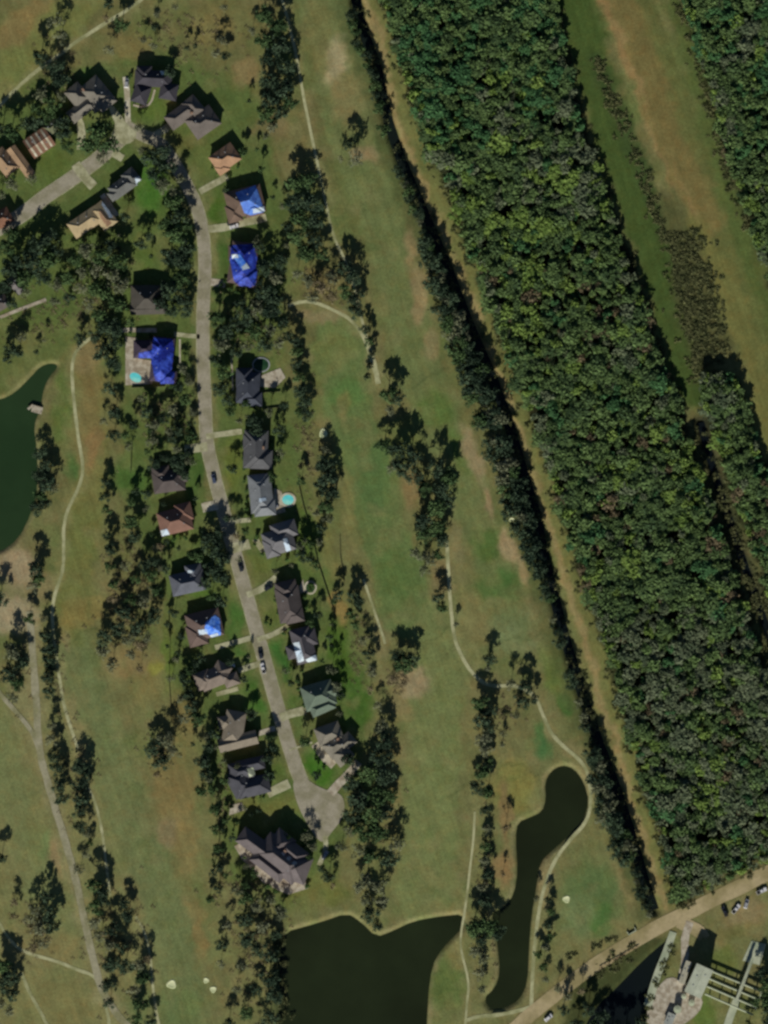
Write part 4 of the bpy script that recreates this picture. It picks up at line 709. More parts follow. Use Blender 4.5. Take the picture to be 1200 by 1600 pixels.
class House:
    def __init__(s, label, rgb, wings, name='house', front=None, group=None, wall='wall', pitch=27, chim=None, stripes=None, walls_h=3.8):
        """wings: (px, py, length, width, angle, kind) in photo pixels, angle in degrees counter-clockwise"""
        s.c = wings[0][:2]; s.loc = W(*s.c); s.root = empty(name, (*s.loc, 0), label, 'house', group); s.w = []
        for i, q in enumerate(wings):
            px, py, a_, b_, ang = q[:5]; k = q[5] if len(q) > 5 else 'hip'; pt = q[6] if len(q) > 6 else pitch
            if b_ > a_: a_, b_, ang = b_, a_, ang + 90
            x, y = W(px, py); s.w.append((x - s.loc[0], y - s.loc[1], a_ * S, b_ * S, R(ang), k, walls_h + .045 * i, math.tan(R(pt + (6 if k == 'hip' else 0)))))
        rb, wb = MB(), MB()
        for i, (x, y, a_, b_, an, k, e, tp) in enumerate(s.w):
            ca, sa = math.cos(an), math.sin(an)
            def P(u, v, z): return (x + u * ca - v * sa, y + u * sa + v * ca, z)
            h = e + tp * b_ / 2; r_ = a_ / 2 - (b_ / 2 if k == 'hip' else 0); r_ = max(r_, .05); A2, B2 = a_ / 2, b_ / 2; t_ = .22
            vs_ = [P(-A2, -B2, e), P(A2, -B2, e), P(A2, B2, e), P(-A2, B2, e), P(-r_, 0, h), P(r_, 0, h), P(-A2, -B2, e - t_), P(A2, -B2, e - t_), P(A2, B2, e - t_), P(-A2, B2, e - t_)]
            fs_ = [(0, 1, 5, 4), (2, 3, 4, 5), (1, 2, 5), (3, 0, 4), (9, 8, 7, 6), (0, 6, 7, 1), (1, 7, 8, 2), (2, 8, 9, 3), (3, 9, 6, 0)]
            rb.add(vs_, fs_)
            for q0, q1 in [(4, 5)] + ([(0, 4), (3, 4), (1, 5), (2, 5)] if k == 'hip' else []): rb.tube(vs_[q0], vs_[q1], .13, .13, 5)
            ov = .5 + .012 * i; wb.box((x, y, (e - t_) / 2), (a_ - 2 * ov, b_ - 2 * ov, e - t_ - .004), an)
        s.roof = rb.build('roof', roofmat(rgb), s.root); wb.build('wall', M[wall], s.root)
        n = 0
        for i, (x, y, a_, b_, an, k, e, tp) in enumerate(s.w):
            ca, sa = math.cos(an), math.sin(an); ov = .5 + .012 * i
            for sg in (-1, 1):
                for u in (-.28, .28) if a_ > 11 else (0,):
                    lx, ly = u * a_, sg * (b_ / 2 - ov); X, Y = x + lx * ca - ly * sa, y + lx * sa + ly * ca
                    if s.height(X, Y, i) > 0 or n > 6: continue
                    n += 1; wn = MB().box((X, Y, 1.6), (1.5, .12, 1.2), an).build('window', M['trim'], s.root)
                    MB().box((X, Y, 1.6), (1.3, .14, 1.0), an).build('pane', M['glass'], wn)
        # front door on the face of the first wing nearest the street, garage door on the last wing
        if front:
            for i, nm, sz in ((0, 'door', (1.0, .14, 2.1)), (len(s.w) - 1, 'garage_door', (4.6, .14, 2.2))):
                x, y, a_, b_, an, k, e, tp = s.w[i]; ov = .5 + .012 * i; f = Vector(W(*front)) - Vector(s.loc) - Vector((x, y)); best = None
                for u, v, rot in ((a_ / 2 - ov, 0, 90), (-(a_ / 2 - ov), 0, 90), (0, b_ / 2 - ov, 0), (0, -(b_ / 2 - ov), 0)):
                    dX = Vector((u * math.cos(an) - v * math.sin(an), u * math.sin(an) + v * math.cos(an))); sc_ = dX.normalized().dot(f.normalized())
                    if best is None or sc_ > best[0]: best = (sc_, dX, rot)
                MB().box((x + best[1].x, y + best[1].y, sz[2] / 2 + .02), sz, an + R(best[2])).build(nm, M['white'] if nm == 'garage_door' else M['rust'], s.root)
        x, y, a_, b_, an, k, e, tp = s.w[0]
        for u, v in ((.12, .22), (-.2, .2), (.25, -.18)):
            lx, ly = u * a_, v * b_; X, Y = x + lx * math.cos(an) - ly * math.sin(an), y + lx * math.sin(an) + ly * math.cos(an); z = s.height(X, Y)
            MB().box((X, Y, z + .12), (.55, .55, .4), an).build('roof_vent', M['metal'], s.roof)
        if chim:
            X, Y = W(*chim); X -= s.loc[0]; Y -= s.loc[1]; z = s.height(X, Y)
            if z <= 0: z = 3
            c = MB().box((X, Y, z * .5 + .7), (1.5, 1.0, z + 1.4), s.w[0][4]); c.build('chimney', M['wall'], s.roof)
    def height(s, X, Y, skip=-1):
        best = 0
        for i, (x, y, a_, b_, an, k, e, tp) in enumerate(s.w):
            if i == skip: continue
            dx, dy = X - x, Y - y; u = abs(dx * math.cos(an) + dy * math.sin(an)); v = abs(-dx * math.sin(an) + dy * math.cos(an))
            if u > a_ / 2 or v > b_ / 2: continue
            m = b_ / 2 - v
            if k == 'hip': m = min(m, a_ / 2 - u)
            best = max(best, e + tp * m)
        return best
    def sheet(s, name, pts, mat, dz=.07, wr=.1, label=None):
        """a sheet of tarpaulin or metal lying on the roof over the polygon pts (photo pixels)"""
        wp = [Vector((W(*q)[0] - s.loc[0], W(*q)[1] - s.loc[1])) for q in pts]; st = .3
        x0, x1 = min(q.x for q in wp), max(q.x for q in wp); y0, y1 = min(q.y for q in wp), max(q.y for q in wp)
        nx, ny = int((x1 - x0) / st) + 2, int((y1 - y0) / st) + 2; xs = x0 + np.arange(nx) * st; ys = y0 + np.arange(ny) * st; X, Y = np.meshgrid(xs, ys)
        sd = sdf_poly(X, Y, [(q.x, q.y) for q in wp]); nzz = vnoise(X + s.loc[0], Y + s.loc[1], .9, 5) + .5 * vnoise(X, Y, .4, 6)
        Zs = np.vectorize(lambda a_, b_: float(s.height(a_, b_)), otypes=[float])(X, Y); ok = (sd < .1) & (Zs > 0); id_ = -np.ones(X.shape, int); v = []; f = []
        for j in range(ny):
            for i in range(nx):
                if ok[j, i]: id_[j, i] = len(v); v.append((X[j, i], Y[j, i], Zs[j, i] + dz + wr * nzz[j, i]))
        for j in range(ny - 1):
            for i in range(nx - 1):
                q = (id_[j, i], id_[j, i + 1], id_[j + 1, i + 1], id_[j + 1, i])
                if min(q) >= 0: f.append(q)
        if not f: print('EMPTY SHEET', name, pts[0]); return
        par = list(range(len(v)))
        def root(a_):
            while par[a_] != a_: par[a_] = par[par[a_]]; a_ = par[a_]
            return a_
        for q in f:
            for b_ in q[1:]: par[root(b_)] = root(q[0])
        cn = {}
        for q in f: cn[root(q[0])] = cn.get(root(q[0]), 0) + 1
        big = max(cn, key=cn.get); f = [q for q in f if root(q[0]) == big]; used = sorted({k_ for q in f for k_ in q}); mp = {k_: n_ for n_, k_ in enumerate(used)}
        v = [v[k_] for k_ in used]; f = [tuple(mp[k_] for k_ in q) for q in f]
        o_ = mesh(name, v, f, mat, s.roof); md = o_.modifiers.new('thickness', 'SOLIDIFY'); md.thickness = .03; md.offset = 1
        if label: o_['label'] = label
        return o_
def shrubs(h, pts, what):
    n = len(pts)
    for x, y, r_ in pts: tree('shrub', x, y, r_, 'one of the low green shrubs beside ' + what, 'low green shrubs beside ' + what)
GB = (112, 106, 94)
h = House('grey-beige hip-roofed house beside the big round oak', (118, 110, 98), [(150, 148, 46, 40, -50), (122, 150, 34, 28, -50), (128, 172, 46, 22, 38), (164, 158, 26, 30, -50)], front=(190, 200), wall='stucco', chim=(131, 142))
h = House('dark house with a white patch on its roof, behind a pale driveway', (66, 62, 66), [(240, 124, 58, 26, -3), (221, 148, 30, 26, 72), (264, 144, 26, 28, 80), (226, 116, 24, 24, 0)], front=(200, 200)); h.sheet('roof_patch', [(238, 104), (258, 108), (260, 116), (254, 120), (250, 112), (240, 110)], M['tarp_white'])
shrubs(h, [(206, 118, 3.5), (202, 122, 3), (270, 142, 3.5), (277, 138, 4), (210, 160, 2.5)], 'the dark house with a white roof patch')
h = House('brown-grey gabled house with an angled wing below the white-patched one', (106, 96, 88), [(318, 192, 46, 36, 35), (284, 180, 50, 26, 36), (303, 168, 32, 24, -50), (306, 196, 34, 20, -50)], front=(260, 205), chim=(300, 178))
h = House('tan-pink roofed house above the light blue tarp', (166, 128, 98), [(352, 248, 42, 32, 35), (348, 264, 20, 16, 35)], front=(315, 298), wall='stucco', pitch=26); shrubs(h, [(332, 262, 2.5), (340, 270, 2.5), (372, 262, 3)], 'the tan-pink roofed house')
h = House('brown-roofed house two thirds covered by a light blue tarp', (108, 88, 74), [(383, 316, 58, 44, 14), (366, 334, 24, 28, 14), (396, 326, 30, 26, 14)], front=(330, 358), pitch=24)
h.sheet('tarp', [(368, 302), (400, 290), (414, 332), (392, 338), (382, 334), (376, 318)], M['tarp_light']); h.sheet('roof_patch', [(395, 328), (413, 323), (414, 331), (396, 335)], M['tarp_white'], .22)
h = House('house wrapped almost fully in a creased deep blue tarp', (92, 76, 70), [(380, 412, 66, 42, 82), (370, 396, 26, 24, 0), (386, 434, 30, 34, 82)], front=(326, 440), pitch=24)
h.sheet('tarp', [(361, 384), (396, 382), (404, 410), (400, 446), (382, 454), (366, 440), (360, 410)], M['tarp_deep']); h.sheet('roof_patch', [(362, 398), (376, 398), (384, 410), (390, 420), (380, 424), (370, 410)], M['tarp_bright'], .24); h.sheet('roof_patch', [(362, 399), (372, 398), (374, 404), (363, 405)], M['tarp_white'], .38); h.sheet('roof_patch', [(378, 418), (386, 412), (391, 420), (380, 424)], M['tarp_white'], .38)
shrubs(h, [(352, 440, 4), (346, 446, 3.5), (360, 452, 4), (372, 456, 4)], 'the deep blue tarped house')
h = House('dull brown-grey house under trees above the pool house', (80, 74, 66), [(230, 468, 50, 44, 0), (232, 484, 56, 16, 2, 'gable')], front=(300, 480)); shrubs(h, [(200, 484, 3), (206, 474, 3.5)], 'the dull brown-grey house')
h = House('L-shaped house under a dark blue tarp, next to a turquoise pool', (70, 60, 70), [(254, 562, 70, 34, 84), (226, 546, 34, 28, 0), (248, 544, 30, 30, 10), (264, 590, 26, 20, 0)], front=(310, 526), pitch=26)
h.sheet('tarp', [(240, 528), (270, 530), (276, 560), (272, 600), (244, 600), (238, 570), (216, 560), (218, 552), (238, 548)], M['tarp_deep'], .08, .16); shrubs(h, [(204, 520, 3.5), (236, 524, 4), (278, 596, 4), (270, 604, 4)], 'the dark blue tarped pool house')
h = House('grey house tucked behind the street bend trees', (104, 102, 96), [(192, 292, 42, 24, 36), (206, 278, 26, 22, -50), (180, 304, 20, 16, 36)], front=(150, 290)); h.sheet('roof_patch', [(211, 278), (219, 276), (221, 286), (214, 292)], M['tarp_white'])
h = House('orange and beige roofed house at the end of the short road', (170, 148, 112), [(134, 348, 52, 28, 34), (162, 338, 42, 26, -52)], front=(140, 290), pitch=22, wall='stucco'); h.sheet('roof_patch', [(154, 328), (162, 332), (176, 350), (168, 356), (158, 342)], M['rust'], .06, .05, 'rust-orange strip of stripped roof'); h.sheet('roof_patch', [(158, 304), (166, 318), (174, 334), (178, 340), (172, 342), (160, 322)], M['tarp_white']); shrubs(h, [(148, 362, 4), (156, 366, 4.5), (140, 366, 3)], 'the orange and beige roofed house')
# striped roof: exposed decking boards in strips
h = House('house with brown and beige stripes of stripped roofing', (126, 92, 72), [(62, 224, 40, 34, 34, 'gable')], front=(90, 290), pitch=20)
for k in range(4):
    u = -15 + k * 9.5; a_ = R(34); cx, cy = 62 + u * math.cos(a_), 224 - u * math.sin(a_); ux, uy = math.cos(a_) * 1.9, -math.sin(a_) * 1.9; vx, vy = math.sin(a_) * 16, math.cos(a_) * 16
    h.sheet('roof_strip', [(cx - ux - vx, cy - uy - vy), (cx + ux - vx, cy + uy - vy), (cx + ux + vx, cy + uy + vy), (cx - ux + vx, cy - uy + vy)], M['drive_pale'], .05, .02)
h = House('pair-winged tan house at the left edge', (158, 128, 98), [(8, 254, 42, 26, -50), (34, 254, 56, 16, -54, 'gable')], front=(60, 300), pitch=24, wall='stucco'); shrubs(h, [(22, 276, 4), (46, 268, 4)], 'the pair-winged tan house')
h = House('small cottage with a green-streaked roof beside the striped one', (112, 112, 84), [(82, 200, 18, 24, -50)], front=(120, 230))
h = House('reddish roof cut by the left edge, level with the dead end', (128, 90, 70), [(4, 342, 30, 26, 30)], front=(50, 320)); h = House('small grey house among trees at the left edge, above the weedy lawn', (120, 112, 108), [(26, 446, 30, 16, -50)], front=(60, 440)); h = House('small brown-grey house cut by the left edge below the dark grove', (96, 86, 80), [(2, 474, 24, 22, 30)], front=(60, 460))
h = House('dark brown hip house behind the upper driveway pair', (84, 74, 70), [(264, 752, 50, 34, 8), (252, 740, 28, 24, 8), (282, 744, 22, 20, 8)], front=(322, 745)); shrubs(h, [(245, 770, 3), (246, 762, 3)], 'the dark brown hip house')
h = House('red-brown hip house with a square white shed corner', (122, 90, 76), [(274, 814, 52, 38, 14), (288, 800, 26, 28, 14)], front=(345, 790), pitch=28); h.sheet('roof_patch', [(250, 829), (262, 826), (268, 838), (256, 843)], M['tarp_white'], .1); shrubs(h, [(272, 842, 4), (290, 840, 4), (300, 844, 3), (302, 790, 4)], 'the red-brown hip house')
h = House('grey-blue roofed house in deep shade left of the street canopy', (92, 92, 98), [(294, 910, 54, 34, 12), (278, 912, 22, 30, 12), (304, 896, 26, 30, 12)], front=(380, 900), pitch=28); h.sheet('roof_patch', [(293, 867 + 24), (304, 866 + 24), (305, 894), (294, 896)], M['tarp_white'])
h = House('brown-roofed house with one bright blue tarp patch', (104, 86, 78), [(320, 976, 54, 44, 14), (308, 992, 30, 34, 14)], front=(395, 997), pitch=24); h.sheet('tarp', [(322, 972), (336, 960), (344, 966), (346, 992), (332, 996), (320, 986)], M['tarp_bright']); h.sheet('roof_patch', [(310, 984), (324, 982), (326, 990), (312, 992)], M['tarp_white']); h.sheet('roof_patch', [(328, 992), (341, 988), (343, 999), (331, 1000)], M['tarp_white'], .2)
h = House('grey-tan house with a lawn wing, beside the parked white truck', (122, 108, 96), [(336, 1058, 48, 30, 22), (346, 1048, 26, 26, 60), (362, 1062, 24, 20, 22), (318, 1062, 26, 28, 22)], front=(403, 1036)); shrubs(h, [(358, 1036, 4), (364, 1044, 3.5), (302, 1056, 4), (306, 1070, 4), (386, 1078, 3)], 'the grey-tan house by the white truck')
h = House('taupe gabled house with a bright lower roof strip', (128, 116, 100), [(366, 1136, 52, 32, 80), (372, 1158, 62, 22, 14, 'gable'), (352, 1128, 22, 20, 10)], front=(430, 1140)); shrubs(h, [(392, 1122, 4), (338, 1128, 4), (346, 1166, 4), (400, 1146, 4)], 'the taupe gabled house')
h = House('charcoal roofed house with a pale driveway on its right', (76, 74, 78), [(376, 1222, 42, 36, -62), (396, 1228, 52, 30, 14), (392, 1194, 44, 20, 12), (378, 1204, 40, 30, 12)], front=(450, 1226)); h.sheet('roof_patch', [(386, 1200), (396, 1198), (400, 1210), (390, 1214)], M['slab']); shrubs(h, [(354, 1256, 4), (362, 1260, 3), (412, 1244, 3)], 'the charcoal roofed house')
h = House('large rambling dark-roofed mansion above the pond', (100, 90, 88), [(440, 1340, 78, 46, -38), (404, 1322, 70, 28, -36), (462, 1354, 44, 44, -20), (420, 1352, 60, 22, -38), (438, 1318, 34, 40, -38), (456, 1330, 30, 50, 52)], name='mansion', front=(505, 1310), pitch=34, walls_h=5.4, chim=(446, 1328))
for k in range(3): h.sheet('roof_patch', [(444 + k * 8, 1326 + k * 8), (450 + k * 8, 1330 + k * 8), (444 + k * 8, 1336 + k * 8), (439 + k * 8, 1331 + k * 8)], M['metal'], .1)
shrubs(h, [(476, 1296, 4), (480, 1308, 5), (474, 1320, 4), (382, 1340, 3), (396, 1356, 3.5), (480, 1384, 4), (446, 1400, 4), (430, 1392, 4), (420, 1384, 4)], 'the large mansion')
h = House('dark blue-grey house with a dim screened pool behind', (66, 68, 76), [(388, 606, 50, 36, 86), (382, 590, 26, 30, 0), (394, 624, 32, 22, 0)], front=(322, 600)); shrubs(h, [(366, 634, 4), (372, 628, 3), (398, 638, 4)], 'the dark blue-grey house')
h = House('dark grey house beside the long mown front lawn', (86, 84, 84), [(400, 702, 60, 38, 88), (408, 718, 30, 36, 88), (392, 690, 24, 24, 0)], front=(325, 690), chim=(412, 700)); shrubs(h, [(378, 696, 3), (380, 716, 3), (424, 690, 3), (428, 720, 3), (382, 732, 3)], 'the dark grey house by the long lawn')
h = House('pale grey house next to the round turquoise pool', (120, 120, 120), [(408, 772, 58, 36, 96), (404, 754, 32, 26, 6), (414, 794, 34, 24, 6)], front=(345, 790), wall='stucco'); h.sheet('roof_patch', [(405, 779), (416, 777), (417, 782), (406, 785)], M['tarp_white']); shrubs(h, [(386, 766, 3), (386, 782, 3), (385, 796, 4), (392, 806, 4), (382, 752, 3), (427, 760, 3)], 'the pale grey pool house')
h = House('blue-grey house with a white strip on its roof', (108, 104, 104), [(436, 846, 48, 38, 16), (444, 828, 40, 26, 16), (424, 856, 22, 30, 16)], front=(375, 855), pitch=30); h.sheet('roof_patch', [(442, 842), (449, 840), (456, 862), (449, 868)], M['tarp_white'])
shrubs(h, [(402, 838, 4), (398, 850, 3.5), (410, 866, 3), (466, 858, 4), (448, 874, 4)], 'the white-striped blue-grey house')
h = House('dark taupe house left of the round planted ring', (90, 80, 76), [(452, 944, 56, 38, 100), (448, 922, 34, 30, 12), (460, 962, 30, 22, 12)], front=(400, 925), pitch=30); shrubs(h, [(430, 938, 3), (434, 958, 3), (476, 934, 4), (478, 950, 4), (416, 972, 3.5), (422, 976, 3)], 'the dark taupe house')
h = House('dark house with two white roof slabs', (88, 82, 84), [(474, 1008, 56, 32, 104), (482, 996, 26, 26, 14), (466, 1016, 22, 36, 104)], front=(415, 1000), pitch=26); h.sheet('roof_patch', [(458, 1004), (468, 1002), (476, 1032), (466, 1036)], M['tarp_white']); h.sheet('roof_patch', [(477, 1036), (498, 1025), (500, 1033), (486, 1044), (478, 1044)], M['tarp_white'])
h.sheet('roof_patch', [(477, 1030), (494, 1022), (498, 1030), (482, 1036)], M['tarp_white'], .2); shrubs(h, [(452, 982, 3), (444, 990, 3.5), (455, 1016, 3), (460, 1044, 3.5), (472, 1048, 3.5)], 'the two-slab dark house')
h = House('green-grey hip-roofed house above the wide driveway', (98, 108, 92), [(498, 1086, 50, 40, 16), (504, 1104, 40, 20, 24), (512, 1080, 22, 34, 106)], front=(440, 1120), pitch=28); shrubs(h, [(466, 1076, 4), (470, 1088, 4), (476, 1102, 4), (464, 1064, 3.5), (530, 1092, 3)], 'the green-grey hip-roofed house')
h = House('stone-grey house facing the cul-de-sac', (122, 114, 100), [(524, 1164, 36, 30, 40), (514, 1146, 40, 30, 20), (534, 1178, 30, 30, 40), (540, 1160, 30, 22, 40)], front=(500, 1230), chim=(528, 1154), wall='stucco', walls_h=4); shrubs(h, [(492, 1172, 3), (494, 1184, 4), (506, 1200, 3), (544, 1186, 4), (486, 1150, 3)], 'the stone-grey cul-de-sac house')
# ------------------------------------------------------------------ pools and small yard things
def pool(name, x, y, rx, ry, label, water, rim='drive_pale', rim_w=4, rot=0, n=20):
    o = empty(name, (*W(x, y), 0), label, 'pool'); ox, oy = W(x, y)
    out = [W(*q) for q in disc_pts(x, y, rx + rim_w, ry + rim_w, n, rot)]; inn = [W(*q) for q in disc_pts(x, y, rx, ry, n, rot)]
    vs_ = [(a_ - ox, b_ - oy, .30) for a_, b_ in out] + [(a_ - ox, b_ - oy, .30) for a_, b_ in inn] + [(a_ - ox, b_ - oy, 0) for a_, b_ in out] + [(a_ - ox, b_ - oy, .1) for a_, b_ in inn]
    fs_ = [(i, n + i, n + (i + 1) % n, (i + 1) % n) for i in range(n)] + [(2 * n + i, i, (i + 1) % n, 2 * n + (i + 1) % n) for i in range(n)] + [(n + i, 3 * n + i, 3 * n + (i + 1) % n, n + (i + 1) % n) for i in range(n)]
    r_ = mesh('coping', vs_, fs_, M[rim], o); bm = bmesh.new(); bm.from_mesh(r_.data); bmesh.ops.recalc_face_normals(bm, faces=bm.faces[:]); bm.to_mesh(r_.data); bm.free()
    mesh('pool_water', [(a_ - ox, b_ - oy, .25) for a_, b_ in inn], [tuple(range(n))], M[water], o)
    return o
pool('swimming_pool', 212, 590, 10, 7, 'kidney-shaped turquoise pool beside the dark blue tarped house', 'pool', 'patio', 3, .5)
pool('round_pool', 450, 781, 9, 8, 'round turquoise pool with pale coping behind the pale grey house', 'pool', 'drive_pale', 3.5)
pool('screened_pool', 408, 570, 12, 10, 'dim green pool behind the dark blue-grey house', 'pool_green', 'metal', 2)
o = pool('garden_ring', 485, 918, 7, 8, 'round planted ring with white edging behind the dark taupe house', 'pool_green', 'drive_pale', 3); o['category'] = 'garden ring'
pts = [(485, 914, 4, ), (484, 922, 4), (488, 918, 4)]
for q in pts: tree('shrub', q[0], q[1], 4, 'one of the dark shrubs inside the white-edged garden ring', 'dark shrubs inside the garden ring')
# sand bunkers
for x, y, rx, ry, lb in ((505, 677, 5, 6, 'small pale sand bunker beside the tree line above the round pool'), (268, 1538, 6, 5.5, 'largest pale bunker on the lower left fairway'), (322, 1532, 3.5, 3.5, 'upper of the two small bunkers near the lower tree belt'), (333, 1546, 4, 4, 'lower of the two small bunkers near the lower tree belt'), (885, 1405, 4.5, 4.5, 'pale bunker on the green inside the pond loop'), (800, 812, 4, 2.5, 'faint yellowish bunker right of the fairway clump')):
    ox, oy = W(x, y); n = 18; q = [(1 + .12 * math.sin(3 * 2 * math.pi * k / n + x)) for k in range(n)]; vs_ = []; fs_ = []
    for sc_, z in ((1.25, .0), (1.1, .22), (.95, .12), (.5, .07)):
        vs_ += [(rx * S * sc_ * q[k] * math.cos(2 * math.pi * k / n), ry * S * sc_ * q[k] * math.sin(2 * math.pi * k / n), z) for k in range(n)]
    for j in range(3): fs_ += [(j * n + k, j * n + (k + 1) % n, (j + 1) * n + (k + 1) % n, (j + 1) * n + k) for k in range(n)]
    fs_.append(tuple(3 * n + k for k in range(n)))
    o = mesh('sand_bunker', vs_, fs_, M['sand'], None, True, (ox, oy, .02)); tag(o, lb, 'bunker')
# fences
def fence(pts, label, h_=.95, gap=7):
    o = empty('fence', (*W(*pts[0]), 0), label, 'fence'); ox, oy = W(*pts[0]); b = MB(); ps = []; 
    for a_, b_ in zip(pts[:-1], pts[1:]):
        A_, B__ = Vector(W(*a_)) - Vector((ox, oy)), Vector(W(*b_)) - Vector((ox, oy)); l_ = (B__ - A_).length; an = math.atan2(B__.y - A_.y, B__.x - A_.x); m_ = (A_ + B__) / 2
        b.box((m_.x, m_.y, h_ / 2 + .05), (l_, .06, h_ - .1), an); k = int(l_ / gap) + 1
        for i in range(k): c_ = A_.lerp(B__, i / k); ps.append((c_.x, c_.y, an))
    b.build('panel', M['wood'], o)
    for x, y, an in ps[:90]: MB().box((x, y, h_ / 2 + .08), (.16, .16, h_ + .16), an).build('post', M['wood'], o)
fence([(466, 755), (474, 790), (486, 830), (497, 880), (510, 920), (520, 950)], 'long dark back fence behind the right-hand houses')
fence([(264, 960), (266, 1000), (264, 1060), (268, 1120)], 'dark fence line left of the bright tarp patch house')
fence([(531, 838), (532, 870), (538, 910)], 'short dark fence beside the worn fairway edge')
fence([(214, 604), (214, 570 + 34)], 'tiny') if False else None
fence([(206, 606), (258, 604)], 'pale garden fence below the turquoise kidney pool', 1.5)
fence([(342, 1262), (343, 1330), (344, 1400)], 'fence within the hedgerow below the charcoal roofed house')
fence([(405, 614), (438, 612)], 'short fence beside the screened pool yard'); fence([(410, 640), (440, 636), (446, 650)], 'angled fence below the dark blue-grey house')
fence([(206, 690), (204, 740)], 'yard fence behind the upper driveway pair', 1.6)
# ------------------------------------------------------------------ vehicles
def car(x, y, ang, label, body, truck=False, L_=4.8, name='parked_car', cat='car'):
    o = empty(name, (*W(x, y), .2), label, cat, None, R(ang)); w2 = .95; bm = MB()
    prof = [(-L_ / 2, .35), (-L_ / 2, .85), (-L_ / 2 + .2, .98), (L_ * .18, 1.0), (L_ / 2 - .25, .86), (L_ / 2, .65), (L_ / 2, .35)]
    n = len(prof); vs_ = [(a_, s_ * w2 * (1 if z > .5 else .95), z) for s_ in (-1, 1) for a_, z in prof]
    bm.add(vs_, [tuple(range(n)), tuple(range(2 * n - 1, n - 1, -1))] + [(i, n + i, n + (i + 1) % n, (i + 1) % n) for i in range(n)]); bm.build('body', body, o)
    cx = -L_ * .02 if truck else -L_ * .08; cl = L_ * .26 if truck else L_ * .5
    MB().box((cx, 0, 1.25), (cl, 1.7, .52), 0, .84).build('window', M['glass'], o); MB().box((cx, 0, 1.53), (cl * .82, 1.38, .06), 0).build('roof', body, o)
    if truck: MB().box((-L_ * .32, 0, 1.0), (L_ * .32, 1.6, .06)).build('cargo_bed', M['rubber'], o)
    for a_ in (-L_ * .32, L_ * .32):
        for s_ in (-1, 1): MB().tube((a_, s_ * .78, .33), (a_, s_ * .99, .33), .33, .33, 14).build('wheel', M['rubber'], o)
    for s_ in (-1, 1): MB().box((L_ / 2 + .01, s_ * .65, .7), (.06, .3, .15)).build('headlight', M['trim'], o)
    return o
def paint(c): return noisy('car_paint', c, .05, .5, rough=.35, spec=.5)
PW, PB, PS, PD = paint((.7, .7, .7)), paint((.02, .025, .035)), paint((.35, .36, .38)), paint((.06, .08, .14))
car(411, 1044, 104, 'white pickup truck parked at the kerb behind a dark car', PW, True, 5.6, 'pickup_truck', 'truck'); car(407, 1022, 104, 'dark car at the kerb just above the white pickup', PB)
car(376, 886, 108, 'dark car on the street beside the big canopy', PB); car(334, 748, 105, 'dark car on the street above the pale drive apron', PD)
car(366, 354, 20, 'white car at the foot of the light blue tarped house', PW); car(362, 348, 20, 'dark car tucked behind the white one at the blue tarped house', PB)
car(420, 918, 30, 'black car on the driveway of the dark taupe house', PB); car(198, 130, 85, 'silver car on the pale driveway of the white-patched house', PS); car(508, 1336, 60, 'grey car on the mansion driveway', PS)
car(360, 1042, 20, 'white car in the drive beside the grey-tan house', PW); car(92, 190, 50, 'dark blue car beside the striped roof house', PD)
car(1132, 1424, 115, 'dark pickup truck beside the levee road', PB, True, 5.6, 'pickup_truck', 'truck'); car(1150, 1420, 50, 'white truck parked slanting by the levee road', PW, True, 5.8, 'pickup_truck', 'truck'); car(1166, 1412, 75, 'silver car next to the slanted white truck', PS)
car(1190, 1392, 25, 'white truck at the right edge by the levee road', PW, True, 5.8, 'pickup_truck', 'truck'); car(857, 1590, 40, 'white car in the bottom clearing beside the levee road', PW); car(428, 792, 20, 'pink-white car by the pale grey house', PS)
# ------------------------------------------------------------------ pump station and its pipes
h = House('tall pale pump station building on the bottom right yard', (176, 176, 152), [(1090, 1530, 48, 28, 66, 'gable')], name='pump_station', front=(1050, 1560), pitch=6, wall='stucco', walls_h=9.5); h.root['category'] = 'pump station'
h = House('narrow pale annex left of the pump station', (170, 162, 140), [(1070, 1518, 36, 10, 70, 'gable')], name='pump_annex', front=(1050, 1560), pitch=8, wall='stucco', walls_h=4); h.root['category'] = 'annex'
for x, y, r_, hh, lb in ((1058, 1576, 2.0, 3.6, 'lower left round grey tank on the pump yard'), (1080, 1566, 1.6, 3.2, 'right round grey tank on the pump yard'), (1068, 1556, 1.3, 2.6, 'smallest round tank on the pump yard')):
    o = empty('storage_tank', (*W(x, y), .2), lb, 'tank'); MB().tube((0, 0, 0), (0, 0, hh), r_, r_, 20).build('tank_wall', M['metal'], o, False); MB().tube((0, 0, hh + .002), (0, 0, hh + .4), r_ * 1.03, .2, 20).build('lid', M['slab'], o)
h = House('low flat control shed at the lower end of the pump yard', (150, 150, 140), [(1046, 1592, 20, 13, 66, 'gable')], name='control_shed', front=(1040, 1560), pitch=5, wall='stucco', walls_h=2.8); h.root['category'] = 'shed'
for k in range(4):
    x0, y0, x1, y1 = 1110 - k * 3, 1516 + k * 12, 1190 - k * 4.5, 1549 + k * 12; ox, oy = W(x0, y0); ex, ey = W(x1, y1); dv = Vector((ex - ox, ey - oy, 0))
    o = empty('discharge_pipe', (ox, oy, 0), ['uppermost', 'second', 'third', 'lowest'][k] + ' of the four long pale pipes right of the pump station', 'pipe', 'discharge pipes beside the pump station')
    MB().tube((0, 0, 2.6), dv + Vector((0, 0, 2.6)), .5, .5, 12).build('pipe', M['slab'], o)
    for j in range(5): c_ = dv * (j + .5) / 5; MB().box((c_.x, c_.y, 1.05), (.5, .9, 2.1), math.atan2(dv.y, dv.x)).build('support', M['slab'], o)
ox, oy = W(1175, 1496); ex, ey = W(1148, 1566); dv = Vector((ex - ox, ey - oy, 0)); an = math.atan2(dv.y, dv.x)
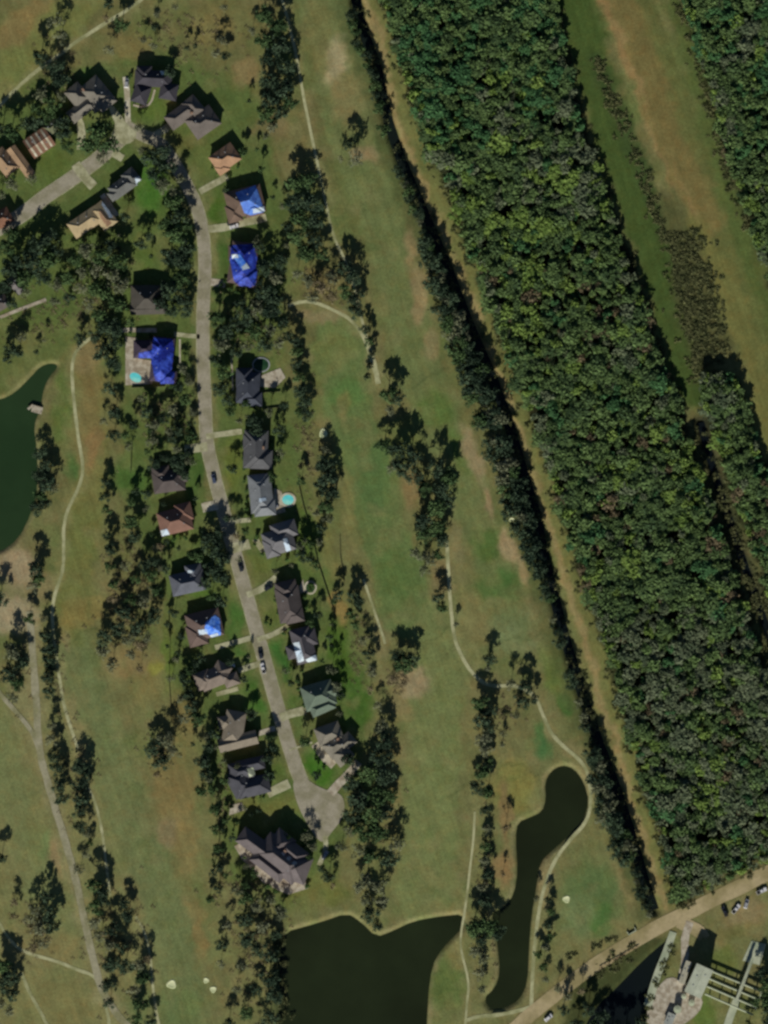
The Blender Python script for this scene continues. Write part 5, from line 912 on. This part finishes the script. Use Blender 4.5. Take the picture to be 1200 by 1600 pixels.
o = empty('catwalk', (ox, oy, 0), 'narrow pale catwalk crossing over the long pipes', 'catwalk'); m_ = dv / 2
MB().box((m_.x, m_.y, 4.4), (dv.length, 1.5, .2), an).build('deck', M['slab'], o)
for sg in (-1, 1):
    n_ = Vector((-dv.y, dv.x, 0)).normalized() * .72 * sg; rb = MB().box((m_.x + n_.x, m_.y + n_.y, 5.4), (dv.length, .06, .06), an)
    for j in range(9): c_ = dv * j / 8.02 + n_; rb.box((c_.x, c_.y, 4.95), (.06, .06, .9), an)
    rb.build('railing', M['metal'], o)
for j in range(4): c_ = dv * (j + .5) / 4; MB().box((c_.x, c_.y, 2.15), (.4, 1.0, 4.3), an).build('pier', M['slab'], o)
ribbon('walkway', [(1152, 1560), (1140, 1590), (1134, 1612)], 12, .3, M['slab'], th=.3)
ribbon('walkway', [(1190, 1550), (1180, 1578)], 2.5, .3, M['slab'], th=.2)
# guard rail along the levee road
o = empty('guard_rail', (*W(936, 1512), 0), 'rusty guard rail along the lower side of the levee road', 'guard rail'); a_ = Vector(W(998, 1478)) - Vector(W(936, 1512)); an = math.atan2(a_.y, a_.x)
MB().box((a_.x / 2, a_.y / 2, .75), (a_.length, .12, .35), an).build('rail', M['rust'], o)
for j in range(10): c_ = a_ * (j + .5) / 10; MB().box((c_.x, c_.y, .5), (.22, .4, 1.0), an).build('post', M['rust'], o)
o = empty('culvert', (*W(988, 1457), 0), 'small concrete culvert head beside the levee road', 'culvert')
MB().box((0, 0, .5), (4.5, .5, 1.0), R(30)).build('head_wall', M['slab'], o)
for sg in (-1, 1): MB().box((sg * 2.2 * math.cos(R(30)) - .9 * math.sin(R(30)), sg * 2.2 * math.sin(R(30)) + .9 * math.cos(R(30)), .45), (.4, 2.0, .9), R(30)).build('wing_wall', M['slab'], o)
# small dock on the left pond
o = empty('dock', (*W(58, 640), 0), 'little pale wooden dock on the right bank of the left pond', 'dock'); MB().box((0, 0, .25), (5.5, 3.6, .18), R(-15)).build('deck', M['patio'], o); MB().box((-3.4, 1.2, .2), (3.4, 1.3, .16), R(40)).build('gangway', M['patio'], o)
for x, y in ((-2, -1.2), (2, -1.2), (2, 1.2), (-2, 1.2)): MB().tube((x, y, -1.8), (x, y, .7), .14, .14, 8).build('post', M['wood'], o)

for o in col.objects:
    if o.get('label') and not 4 <= len(o['label'].split()) <= 16: print('LABEL', len(o['label'].split()), o['label'])
